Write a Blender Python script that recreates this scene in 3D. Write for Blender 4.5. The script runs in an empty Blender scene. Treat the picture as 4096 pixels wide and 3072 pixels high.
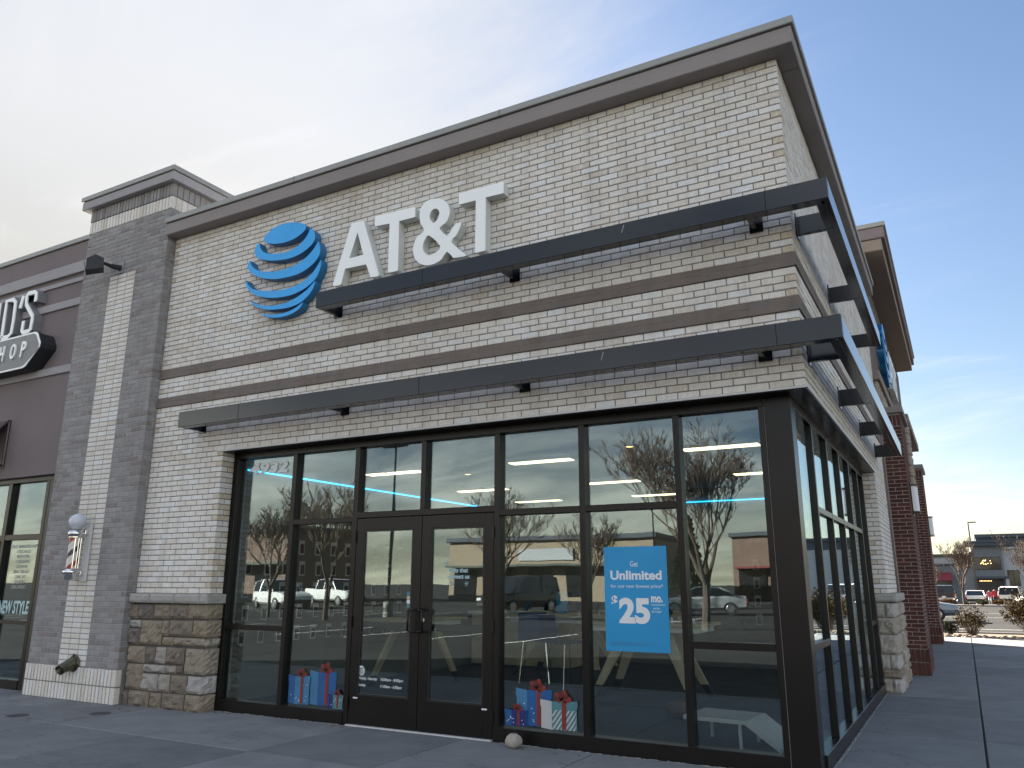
import bpy, math, random
from mathutils import Vector, Matrix
from mathutils.geometry import tessellate_polygon
R = math.radians
scene = bpy.context.scene
COL = scene.collection

# ------------------------------------------------------------------ camera
cam_d = bpy.data.cameras.new('camera'); cam = bpy.data.objects.new('camera', cam_d); COL.objects.link(cam)
cam_d.sensor_width = 36.0; cam_d.lens = 27.715; cam_d.clip_start = 0.05; cam_d.clip_end = 6000
CX, CY, CZ = 0.976, -6.856, 1.472
cam.matrix_world = Matrix(((0.873774, 0.117477, 0.471929, CX), (0.486327, -0.215120, -0.846882, CY), (0.002032, 0.969496, -0.245099, CZ), (0, 0, 0, 1)))
scene.camera = cam
scene.render.resolution_x = 1024; scene.render.resolution_y = 768

# ------------------------------------------------------------------ sky, sun, exposure
SUN_AZ, SUN_EL = 52.0, 23.0          # degrees left of +Y, degrees above the horizon
world = bpy.data.worlds.new('World'); scene.world = world; world.use_nodes = True
wn = world.node_tree.nodes; wl = world.node_tree.links
for n in list(wn): wn.remove(n)
def W(t, **k):
    n = wn.new(t)
    for a, b in k.items(): setattr(n, a, b)
    return n
w_out = W('ShaderNodeOutputWorld'); w_bg = W('ShaderNodeBackground'); w_bg.inputs['Strength'].default_value = 0.055
sky = W('ShaderNodeTexSky'); sky.sky_type = 'NISHITA'; sky.sun_disc = False
sky.sun_elevation = R(SUN_EL); sky.sun_rotation = R(-SUN_AZ); sky.altitude = 1600; sky.air_density = 1.0; sky.dust_density = 2.2; sky.ozone_density = 1.6
def wm(op, a, b=None, clamp=False):
    n = W('ShaderNodeMath', operation=op, use_clamp=clamp)
    for i, v in enumerate((a, b)):
        if v is None: continue
        if isinstance(v, (int, float)): n.inputs[i].default_value = v
        else: wl.new(v, n.inputs[i])
    return n.outputs[0]
tc = W('ShaderNodeTexCoord'); sep = W('ShaderNodeSeparateXYZ'); wl.new(tc.outputs['Generated'], sep.inputs[0])
den = wm('ADD', wm('MAXIMUM', sep.outputs[2], 0.0), 0.22)
comb = W('ShaderNodeCombineXYZ'); wl.new(wm('DIVIDE', sep.outputs[0], den), comb.inputs[0]); wl.new(wm('DIVIDE', sep.outputs[1], den), comb.inputs[1])
mp = W('ShaderNodeMapping'); mp.inputs['Rotation'].default_value = (0, 0, R(38)); mp.inputs['Scale'].default_value = (0.9, 2.1, 1.0); wl.new(comb.outputs[0], mp.inputs[0])
nz = W('ShaderNodeTexNoise'); nz.inputs['Scale'].default_value = 1.15; nz.inputs['Detail'].default_value = 9; nz.inputs['Roughness'].default_value = 0.62; nz.inputs['Distortion'].default_value = 0.55; wl.new(mp.outputs[0], nz.inputs['Vector'])
nz2 = W('ShaderNodeTexNoise'); nz2.inputs['Scale'].default_value = 0.55; nz2.inputs['Detail'].default_value = 4; wl.new(comb.outputs[0], nz2.inputs['Vector'])
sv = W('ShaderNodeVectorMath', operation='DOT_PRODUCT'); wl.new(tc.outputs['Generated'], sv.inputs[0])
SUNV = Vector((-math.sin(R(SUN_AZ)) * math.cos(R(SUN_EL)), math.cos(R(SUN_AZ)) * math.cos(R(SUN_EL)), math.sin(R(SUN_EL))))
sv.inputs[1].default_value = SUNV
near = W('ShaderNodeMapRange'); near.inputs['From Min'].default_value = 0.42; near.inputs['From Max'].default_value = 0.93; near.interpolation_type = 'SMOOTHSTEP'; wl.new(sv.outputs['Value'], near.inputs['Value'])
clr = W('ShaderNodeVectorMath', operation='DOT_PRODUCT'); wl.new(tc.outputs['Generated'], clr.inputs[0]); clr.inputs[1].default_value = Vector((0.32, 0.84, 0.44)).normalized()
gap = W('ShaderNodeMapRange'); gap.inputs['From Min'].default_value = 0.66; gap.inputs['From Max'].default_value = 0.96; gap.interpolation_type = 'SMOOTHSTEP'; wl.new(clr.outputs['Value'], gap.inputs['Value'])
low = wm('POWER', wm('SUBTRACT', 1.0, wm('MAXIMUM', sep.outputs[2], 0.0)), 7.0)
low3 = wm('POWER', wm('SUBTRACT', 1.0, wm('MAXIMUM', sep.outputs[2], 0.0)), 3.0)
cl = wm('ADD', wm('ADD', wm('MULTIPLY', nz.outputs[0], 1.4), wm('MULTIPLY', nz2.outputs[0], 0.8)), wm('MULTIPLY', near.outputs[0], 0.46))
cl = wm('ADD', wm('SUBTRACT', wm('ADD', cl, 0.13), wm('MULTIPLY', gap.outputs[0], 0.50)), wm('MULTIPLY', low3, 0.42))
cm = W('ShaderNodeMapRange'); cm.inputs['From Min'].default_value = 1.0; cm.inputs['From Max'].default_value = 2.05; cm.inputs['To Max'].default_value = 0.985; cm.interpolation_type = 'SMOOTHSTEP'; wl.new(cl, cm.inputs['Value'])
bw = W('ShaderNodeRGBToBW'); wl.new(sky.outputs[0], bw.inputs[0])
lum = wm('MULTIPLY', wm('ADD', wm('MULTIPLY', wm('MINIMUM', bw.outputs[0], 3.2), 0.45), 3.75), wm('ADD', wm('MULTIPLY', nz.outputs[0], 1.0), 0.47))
lum = wm('MULTIPLY', lum, wm('SUBTRACT', 1.0, wm('MAXIMUM', wm('ADD', wm('MULTIPLY', near.outputs[0], 0.73), wm('MULTIPLY', low3, 0.12)), wm('MULTIPLY', gap.outputs[0], 0.60))))  # clouds dimmed where in view; unseen sky left brighter to light the front wall
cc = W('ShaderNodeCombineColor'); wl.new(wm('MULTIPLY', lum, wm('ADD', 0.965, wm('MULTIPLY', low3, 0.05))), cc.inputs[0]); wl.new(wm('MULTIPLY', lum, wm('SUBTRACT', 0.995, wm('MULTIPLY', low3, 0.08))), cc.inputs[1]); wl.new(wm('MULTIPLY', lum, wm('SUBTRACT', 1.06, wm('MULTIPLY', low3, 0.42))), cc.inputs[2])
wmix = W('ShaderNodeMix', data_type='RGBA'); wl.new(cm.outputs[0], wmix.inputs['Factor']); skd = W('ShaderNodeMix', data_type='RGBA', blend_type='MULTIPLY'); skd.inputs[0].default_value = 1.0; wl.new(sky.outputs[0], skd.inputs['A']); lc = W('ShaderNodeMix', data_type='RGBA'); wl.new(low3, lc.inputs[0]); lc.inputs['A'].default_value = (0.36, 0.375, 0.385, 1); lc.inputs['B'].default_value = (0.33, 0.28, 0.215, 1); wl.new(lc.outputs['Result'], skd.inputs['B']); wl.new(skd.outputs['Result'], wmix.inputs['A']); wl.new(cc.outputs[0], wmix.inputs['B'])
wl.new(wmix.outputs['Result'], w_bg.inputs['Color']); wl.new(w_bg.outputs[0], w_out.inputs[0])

sun_d = bpy.data.lights.new('sun', 'SUN'); sun_d.energy = 3.7; sun_d.angle = R(0.6); sun_d.color = (1.0, 0.9, 0.76)
sun = bpy.data.objects.new('sun', sun_d); COL.objects.link(sun); sun.location = (-20, 15, 20)
sun.rotation_euler = SUNV.to_track_quat('Z', 'Y').to_euler()

vs = scene.view_settings; vs.view_transform = 'Standard'; vs.look = 'None'; vs.exposure = 3.45; vs.gamma = 1.0; vs.use_curve_mapping = False
scene.render.engine = 'CYCLES'
scene.cycles.max_bounces = 8; scene.cycles.transparent_max_bounces = 24

# ------------------------------------------------------------------ materials
MATS = {}
def new_mat(name):
    m = bpy.data.materials.new(name); m.use_nodes = True; MATS[name] = m
    nt = m.node_tree; nt.nodes.clear()
    out = nt.nodes.new('ShaderNodeOutputMaterial'); p = nt.nodes.new('ShaderNodeBsdfPrincipled')
    nt.links.new(p.outputs[0], out.inputs[0])
    return m, nt, p, out
def N(nt, t, **k):
    n = nt.nodes.new(t)
    for a, b in k.items(): setattr(n, a, b)
    return n
def noise(nt, scale, detail=4, rough=0.55, vec=None, stretch=None, dist=0.0):
    n = N(nt, 'ShaderNodeTexNoise'); n.inputs['Scale'].default_value = scale; n.inputs['Detail'].default_value = detail; n.inputs['Roughness'].default_value = rough; n.inputs['Distortion'].default_value = dist
    if vec is None:
        g = N(nt, 'ShaderNodeNewGeometry'); vec = g.outputs['Position']
    if stretch:
        mp = N(nt, 'ShaderNodeMapping'); mp.inputs['Scale'].default_value = stretch; nt.links.new(vec, mp.inputs[0]); vec = mp.outputs[0]
    nt.links.new(vec, n.inputs['Vector'])
    return n.outputs[0]
def ramp(nt, fac, stops):
    r = N(nt, 'ShaderNodeValToRGB')
    e = r.color_ramp.elements
    while len(e) < len(stops): e.new(0.5)
    for i, (p, c) in enumerate(stops):
        e[i].position = p; e[i].color = (c[0], c[1], c[2], 1) if not isinstance(c, (int, float)) else (c, c, c, 1)
    nt.links.new(fac, r.inputs[0]); return r.outputs[0]
def mixc(nt, fac, a, b, bt='MIX'):
    m = N(nt, 'ShaderNodeMix', data_type='RGBA', blend_type=bt)
    for k, v in (('Factor', fac), ('A', a), ('B', b)):
        s = m.inputs[k] if k != 'Factor' else m.inputs[0]
        if k == 'A': s = m.inputs[6]
        if k == 'B': s = m.inputs[7]
        if isinstance(v, (int, float)): s.default_value = v
        elif isinstance(v, tuple): s.default_value = (v[0], v[1], v[2], 1)
        else: nt.links.new(v, s)
    return m.outputs[2]
def bump(nt, p, h, strength=0.3, dist=0.01):
    b = N(nt, 'ShaderNodeBump'); b.inputs['Strength'].default_value = strength; b.inputs['Distance'].default_value = dist
    nt.links.new(h, b.inputs['Height']); nt.links.new(b.outputs[0], p.inputs['Normal'])
def plain(name, col, rough=0.5, metal=0.0, var=0.12, vscale=3.0, bmp=0.0, bscale=60, spec=None):
    m, nt, p, out = new_mat(name)
    f = noise(nt, vscale, 5)
    a = tuple(c * (1 - var) for c in col); b = tuple(min(1, c * (1 + var)) for c in col)
    nt.links.new(ramp(nt, f, [(0.3, a), (0.7, b)]), p.inputs['Base Color'])
    p.inputs['Roughness'].default_value = rough; p.inputs['Metallic'].default_value = metal
    if spec is not None: p.inputs['Specular IOR Level'].default_value = spec
    if bmp: bump(nt, p, noise(nt, bscale, 4), bmp, 0.004)
    return m
def emit(name, col, strength):
    m, nt, p, out = new_mat(name)
    p.inputs['Base Color'].default_value = (*[c * 0.5 for c in col], 1); p.inputs['Emission Color'].default_value = (*col, 1); p.inputs['Emission Strength'].default_value = strength
    return m
def brick_mat(name, stops, tan=None, streak=0.3, rough=0.85, streakcol=(0.88, 0.86, 0.83), sc=(38, 38, 12)):
    m, nt, p, out = new_mat(name)
    at = N(nt, 'ShaderNodeAttribute'); at.attribute_name = 'tone'
    col = ramp(nt, at.outputs['Fac'], stops)
    if tan:
        g = N(nt, 'ShaderNodeMath', operation='GREATER_THAN'); nt.links.new(at.outputs['Fac'], g.inputs[0]); g.inputs[1].default_value = 1.5
        col = mixc(nt, g.outputs[0], col, tan)
    s = noise(nt, 1.0, 7, 0.7, stretch=sc, dist=0.6)
    col = mixc(nt, ramp(nt, s, [(0.46, 0.0), (0.66, streak)]), col, streakcol)
    bl = noise(nt, 90, 3)
    col = mixc(nt, ramp(nt, bl, [(0.3, 0.26), (0.5, 0.0)]), col, (0.2, 0.185, 0.17))
    big = noise(nt, 0.7, 3)
    col = mixc(nt, 1.0, col, ramp(nt, big, [(0.3, (0.88, 0.87, 0.85)), (0.7, (1.0, 1.0, 1.0))]), 'MULTIPLY')
    drip = noise(nt, 1.0, 6, 0.65, stretch=(5.0, 5.0, 0.35))
    col = mixc(nt, 1.0, col, ramp(nt, drip, [(0.34, (0.87, 0.865, 0.86)), (0.54, (1.0, 1.0, 1.0))]), 'MULTIPLY')
    nt.links.new(col, p.inputs['Base Color']); p.inputs['Roughness'].default_value = rough
    bump(nt, p, s, 0.45, 0.006)
    return m
brick_mat('brick_light', [(0.0, (0.60, 0.545, 0.475)), (0.35, (0.70, 0.655, 0.60)), (0.7, (0.74, 0.71, 0.675)), (1.0, (0.75, 0.76, 0.77))], tan=(0.56, 0.475, 0.36), streak=0.55)
brick_mat('brick_grey', [(0.0, (0.20, 0.182, 0.18)), (0.4, (0.262, 0.25, 0.253)), (0.8, (0.31, 0.305, 0.312)), (1.0, (0.23, 0.19, 0.185))], streak=0.35, streakcol=(0.44, 0.44, 0.455), sc=(30, 30, 8))
brick_mat('brick_band', [(0.0, (0.155, 0.125, 0.108)), (0.5, (0.185, 0.152, 0.135)), (1.0, (0.165, 0.145, 0.14))], streak=0.15, streakcol=(0.3, 0.27, 0.25), sc=(60, 60, 60))
brick_mat('brick_red', [(0.0, (0.052, 0.015, 0.012)), (0.5, (0.082, 0.021, 0.016)), (1.0, (0.105, 0.032, 0.023))], streak=0.15, streakcol=(0.16, 0.075, 0.06))
brick_mat('stone', [(0.0, (0.125, 0.108, 0.112)), (0.25, (0.205, 0.172, 0.142)), (0.5, (0.285, 0.24, 0.175)), (0.75, (0.33, 0.305, 0.28)), (1.0, (0.42, 0.41, 0.41))], streak=0.35, streakcol=(0.40, 0.33, 0.24), rough=0.92, sc=(14, 14, 12))
plain('mortar', (0.215, 0.203, 0.194), 0.95, bmp=0.5, vscale=8)
plain('stone_joint', (0.10, 0.092, 0.085), 0.95, bmp=0.5, vscale=8)
plain('mortar_grey', (0.28, 0.28, 0.285), 0.95, bmp=0.5, vscale=8)
plain('mortar_red', (0.36, 0.32, 0.295), 0.95, bmp=0.5, vscale=8)
plain('precast', (0.33, 0.32, 0.305), 0.85, bmp=0.35, bscale=35, vscale=5)
def stucco(name, col, var=0.06):
    m, nt, p, out = new_mat(name)
    f = noise(nt, 0.9, 6, 0.6)
    streaks = noise(nt, 1.0, 5, 0.6, stretch=(3, 3, 0.35))
    c = ramp(nt, f, [(0.3, tuple(x * (1 - var) for x in col)), (0.7, tuple(x * (1 + var) for x in col))])
    c = mixc(nt, ramp(nt, streaks, [(0.55, 0.0), (0.8, 0.25)]), c, tuple(x * 0.7 for x in col))
    nt.links.new(c, p.inputs['Base Color']); p.inputs['Roughness'].default_value = 0.92
    bump(nt, p, noise(nt, 220, 3), 0.6, 0.004)
    return m
stucco('stucco_fascia', (0.27, 0.245, 0.24)); stucco('stucco_brown', (0.185, 0.155, 0.16)); stucco('stucco_band', (0.33, 0.32, 0.335)); stucco('stucco_tan', (0.25, 0.205, 0.175)); stucco('stucco_dark', (0.125, 0.105, 0.10))
plain('coping', (0.30, 0.30, 0.285), 0.5, metal=0.25, var=0.05)
plain('bronze', (0.011, 0.0095, 0.0095), 0.30, metal=0.2, var=0.15, spec=0.35)
plain('shade_metal', (0.010, 0.0125, 0.017), 0.14, metal=0.0, var=0.08, spec=0.5)
plain('black_gap', (0.01, 0.01, 0.01), 0.9)
plain('roofing', (0.3, 0.3, 0.3), 0.9)
plain('chrome', (0.75, 0.75, 0.76), 0.12, metal=1.0, var=0.03)
plain('steel_white', (0.55, 0.55, 0.55), 0.5, var=0.06)
plain('black_plastic', (0.012, 0.012, 0.013), 0.4)
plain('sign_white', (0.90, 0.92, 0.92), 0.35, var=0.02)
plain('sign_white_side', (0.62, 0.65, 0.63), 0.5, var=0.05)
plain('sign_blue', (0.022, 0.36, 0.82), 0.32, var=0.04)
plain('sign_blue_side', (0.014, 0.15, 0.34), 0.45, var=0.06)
plain('poster_blue', (0.012, 0.27, 0.56), 0.4, var=0.06, vscale=2)
plain('print_white', (0.72, 0.74, 0.76), 0.5, var=0.02)
plain('print_grey', (0.42, 0.43, 0.43), 0.5, var=0.02)
plain('print_cyan', (0.42, 0.60, 0.62), 0.5, var=0.02)
plain('print_teal', (0.12, 0.42, 0.45), 0.5, var=0.15, vscale=6)
plain('gift_blue', (0.010, 0.085, 0.26), 0.4); plain('gift_navy', (0.012, 0.02, 0.14), 0.4); plain('gift_sky', (0.045, 0.17, 0.32), 0.4); plain('gift_teal', (0.07, 0.19, 0.22), 0.4); plain('ribbon_red', (0.19, 0.025, 0.02), 0.4)
plain('ribbon_dark', (0.10, 0.012, 0.012), 0.4); plain('oak', (0.50, 0.42, 0.29), 0.5, var=0.15, vscale=6); plain('table_white', (0.75, 0.75, 0.74), 0.4)
plain('carpet', (0.030, 0.034, 0.040), 0.95, var=0.35, vscale=2); plain('ceiling_dark', (0.10, 0.105, 0.11), 0.9); plain('inner_wall', (0.16, 0.165, 0.165), 0.9, var=0.05); plain('slatwall', (0.11, 0.10, 0.09), 0.7)
plain('chair_blue', (0.01, 0.05, 0.16), 0.5); plain('pack_white', (0.5, 0.5, 0.5), 0.5); plain('brown_ball', (0.08, 0.035, 0.02), 0.6); plain('screen', (0.01, 0.012, 0.016), 0.15)
plain('rock', (0.34, 0.31, 0.27), 0.9, var=0.3, vscale=14, bmp=0.6, bscale=40)
plain('pebble', (0.19, 0.155, 0.12), 0.9, var=0.5, vscale=7, bmp=0.4)
plain('bed_soil', (0.12, 0.088, 0.058), 0.95, var=0.3, vscale=5, bmp=0.8, bscale=25)
plain('brass', (0.10, 0.095, 0.065), 0.42, metal=0.8, var=0.3, vscale=20)
plain('sealant', (0.26, 0.26, 0.25), 0.8, var=0.3, vscale=20); plain('leaf_litter', (0.16, 0.10, 0.045), 0.9, var=0.5, vscale=30); plain('patch_dark', (0.055, 0.055, 0.06), 0.9); plain('kerb', (0.22, 0.21, 0.195), 0.9, bmp=0.3)
plain('white_paint', (0.7, 0.7, 0.68), 0.7, var=0.1, vscale=6)
plain('bark', (0.06, 0.046, 0.037), 0.9, var=0.3, vscale=12); plain('twig', (0.11, 0.08, 0.06), 0.9, var=0.25, vscale=9)
plain('leaf_brown', (0.09, 0.04, 0.018), 0.9, spec=0.1, var=0.5, vscale=9); plain('leaf_olive', (0.055, 0.038, 0.010), 0.9, spec=0.1, var=0.55, vscale=14); plain('leaf_green', (0.035, 0.045, 0.018), 0.9, spec=0.1, var=0.4, vscale=12); plain('leaf_dark', (0.012, 0.022, 0.010), 0.9, spec=0.1, var=0.3, vscale=4)
plain('tyre', (0.014, 0.014, 0.015), 0.8); plain('rim', (0.45, 0.45, 0.46), 0.3, metal=0.9); plain('car_glass', (0.012, 0.014, 0.017), 0.06); plain('lamp_red', (0.35, 0.015, 0.012), 0.25); plain('lamp_clear', (0.6, 0.6, 0.62), 0.15)
for nme, c in (('paint_white', (0.70, 0.70, 0.69)), ('paint_black', (0.02, 0.021, 0.024)), ('paint_silver', (0.33, 0.35, 0.37)), ('paint_blue', (0.16, 0.20, 0.25)), ('paint_red', (0.28, 0.02, 0.02)), ('paint_yellow', (0.55, 0.30, 0.03))):
    plain(nme, c, 0.22, metal=0.15, var=0.02, spec=0.6)
plain('skin', (0.45, 0.27, 0.20), 0.6); plain('hair', (0.25, 0.22, 0.20), 0.8); plain('cloth_red', (0.36, 0.03, 0.04), 0.9); plain('cloth_coral', (0.50, 0.09, 0.09), 0.9); plain('cloth_white', (0.62, 0.62, 0.66), 0.9); plain('cloth_dark', (0.03, 0.035, 0.05), 0.9)
plain('wall_cool', (0.13, 0.145, 0.165), 0.85, var=0.05); plain('wall_slate', (0.05, 0.063, 0.082), 0.8, var=0.06); plain('wall_white', (0.33, 0.35, 0.37), 0.85, var=0.04); plain('wall_tan', (0.25, 0.20, 0.145), 0.9); plain('wall_brick', (0.15, 0.10, 0.078), 0.9, var=0.2, vscale=2); plain('awning_red', (0.17, 0.018, 0.03), 0.7); plain('trim_green', (0.06, 0.075, 0.06), 0.8)
plain('awning_maroon', (0.075, 0.045, 0.05), 0.35, metal=0.3); plain('sign_grey', (0.20, 0.205, 0.205), 0.5, var=0.02); plain('sign_dark', (0.02, 0.022, 0.026), 0.6); plain('sign_return', (0.22, 0.225, 0.24), 0.45, var=0.03)
plain('globe_glass', (0.55, 0.58, 0.66), 0.15, var=0.02); plain('stripe_white', (0.62, 0.61, 0.60), 0.2, var=0.02); plain('stripe_red', (0.30, 0.02, 0.025), 0.2); plain('stripe_navy', (0.015, 0.018, 0.06), 0.2); plain('diffuser', (0.62, 0.64, 0.68), 0.35, var=0.02)
emit('led_blue', (0.01, 0.52, 1.0), 0.30); emit('tube_light', (1.0, 0.84, 0.50), 0.33); emit('bulb_warm', (1.0, 0.68, 0.28), 0.42)

def concrete():
    m, nt, p, out = new_mat('concrete')
    oi = N(nt, 'ShaderNodeObjectInfo')
    f = noise(nt, 2.2, 8, 0.62); fine = noise(nt, 140, 4, 0.7); st = noise(nt, 1.0, 8, 0.72, stretch=(0.9, 7.0, 1.0), dist=0.4); spots = noise(nt, 5.5, 2, 0.4); big = noise(nt, 0.45, 4, 0.6)
    c = ramp(nt, f, [(0.3, (0.15, 0.157, 0.168)), (0.72, (0.215, 0.222, 0.232))])
    c = mixc(nt, ramp(nt, st, [(0.58, 0.0), (0.72, 0.55)]), c, (0.255, 0.255, 0.25))
    c = mixc(nt, ramp(nt, big, [(0.5, 0.0), (0.7, 0.4)]), c, (0.085, 0.084, 0.083))
    vo = N(nt, 'ShaderNodeTexVoronoi', feature='DISTANCE_TO_EDGE'); vo.inputs['Scale'].default_value = 0.33; g_ = N(nt, 'ShaderNodeNewGeometry'); wv = N(nt, 'ShaderNodeVectorMath', operation='ADD'); nzv = N(nt, 'ShaderNodeTexNoise'); nzv.inputs['Scale'].default_value = 2.5; nzv.inputs['Detail'].default_value = 6; nt.links.new(g_.outputs['Position'], nzv.inputs['Vector']); nt.links.new(g_.outputs['Position'], wv.inputs[0]); nt.links.new(nzv.outputs['Color'], wv.inputs[1]); nt.links.new(wv.outputs[0], vo.inputs['Vector'])
    c = mixc(nt, ramp(nt, vo.outputs['Distance'], [(0.0, 0.55), (0.0035, 0.0)]), c, (0.045, 0.045, 0.045))
    c = mixc(nt, ramp(nt, spots, [(0.75, 0.0), (0.80, 0.6)]), c, (0.055, 0.055, 0.055))
    c = mixc(nt, ramp(nt, fine, [(0.35, 0.3), (0.5, 0.0)]), c, (0.07, 0.07, 0.072))
    c = mixc(nt, 1.0, c, ramp(nt, oi.outputs['Random'], [(0.0, (0.82, 0.82, 0.82)), (1.0, (1.2, 1.19, 1.17))]), 'MULTIPLY')
    nt.links.new(c, p.inputs['Base Color']); p.inputs['Roughness'].default_value = 0.88
    bump(nt, p, fine, 0.25, 0.003)
concrete()
def asphalt():
    m, nt, p, out = new_mat('asphalt')
    f = noise(nt, 0.25, 6, 0.6); fine = noise(nt, 60, 4, 0.7); st = noise(nt, 1.0, 5, 0.6, stretch=(0.02, 0.6, 1.0))
    c = ramp(nt, f, [(0.3, (0.028, 0.028, 0.030)), (0.7, (0.046, 0.046, 0.046))])
    c = mixc(nt, ramp(nt, st, [(0.5, 0.0), (0.62, 0.5)]), c, (0.022, 0.023, 0.025))
    c = mixc(nt, ramp(nt, fine, [(0.45, 0.0), (0.7, 0.3)]), c, (0.09, 0.09, 0.09))
    nt.links.new(c, p.inputs['Base Color']); p.inputs['Roughness'].default_value = 0.95; p.inputs['Specular IOR Level'].default_value = 0.05
    bump(nt, p, fine, 0.3, 0.01)
asphalt()
def glass(name, base, tint, wob=0.012):
    m = bpy.data.materials.new(name); m.use_nodes = True; MATS[name] = m
    nt = m.node_tree; nt.nodes.clear()
    out = N(nt, 'ShaderNodeOutputMaterial'); mx = N(nt, 'ShaderNodeMixShader'); tr = N(nt, 'ShaderNodeBsdfTransparent'); gl = N(nt, 'ShaderNodeBsdfGlossy')
    tr.inputs[0].default_value = (*tint, 1); gl.inputs['Roughness'].default_value = 0.0; gl.inputs['Color'].default_value = (0.80, 0.93, 1.0, 1)
    lw = N(nt, 'ShaderNodeLayerWeight'); lw.inputs['Blend'].default_value = 0.5
    pw = N(nt, 'ShaderNodeMath', operation='POWER'); nt.links.new(lw.outputs['Facing'], pw.inputs[0]); pw.inputs[1].default_value = 4.0
    ml = N(nt, 'ShaderNodeMath', operation='MULTIPLY_ADD'); nt.links.new(pw.outputs[0], ml.inputs[0]); ml.inputs[1].default_value = 1 - base; ml.inputs[2].default_value = base
    b = N(nt, 'ShaderNodeBump'); b.inputs['Strength'].default_value = 1.0; b.inputs['Distance'].default_value = wob
    h = noise(nt, 1.0, 1, 0.4, stretch=(2.2, 2.2, 0.9)); nt.links.new(h, b.inputs['Height']); nt.links.new(b.outputs[0], gl.inputs['Normal'])
    nt.links.new(ml.outputs[0], mx.inputs[0]); nt.links.new(tr.outputs[0], mx.inputs[1]); nt.links.new(gl.outputs[0], mx.inputs[2]); nt.links.new(mx.outputs[0], out.inputs[0])
glass('glass', 0.108, (0.87, 0.91, 0.90), 0.0011)

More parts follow.
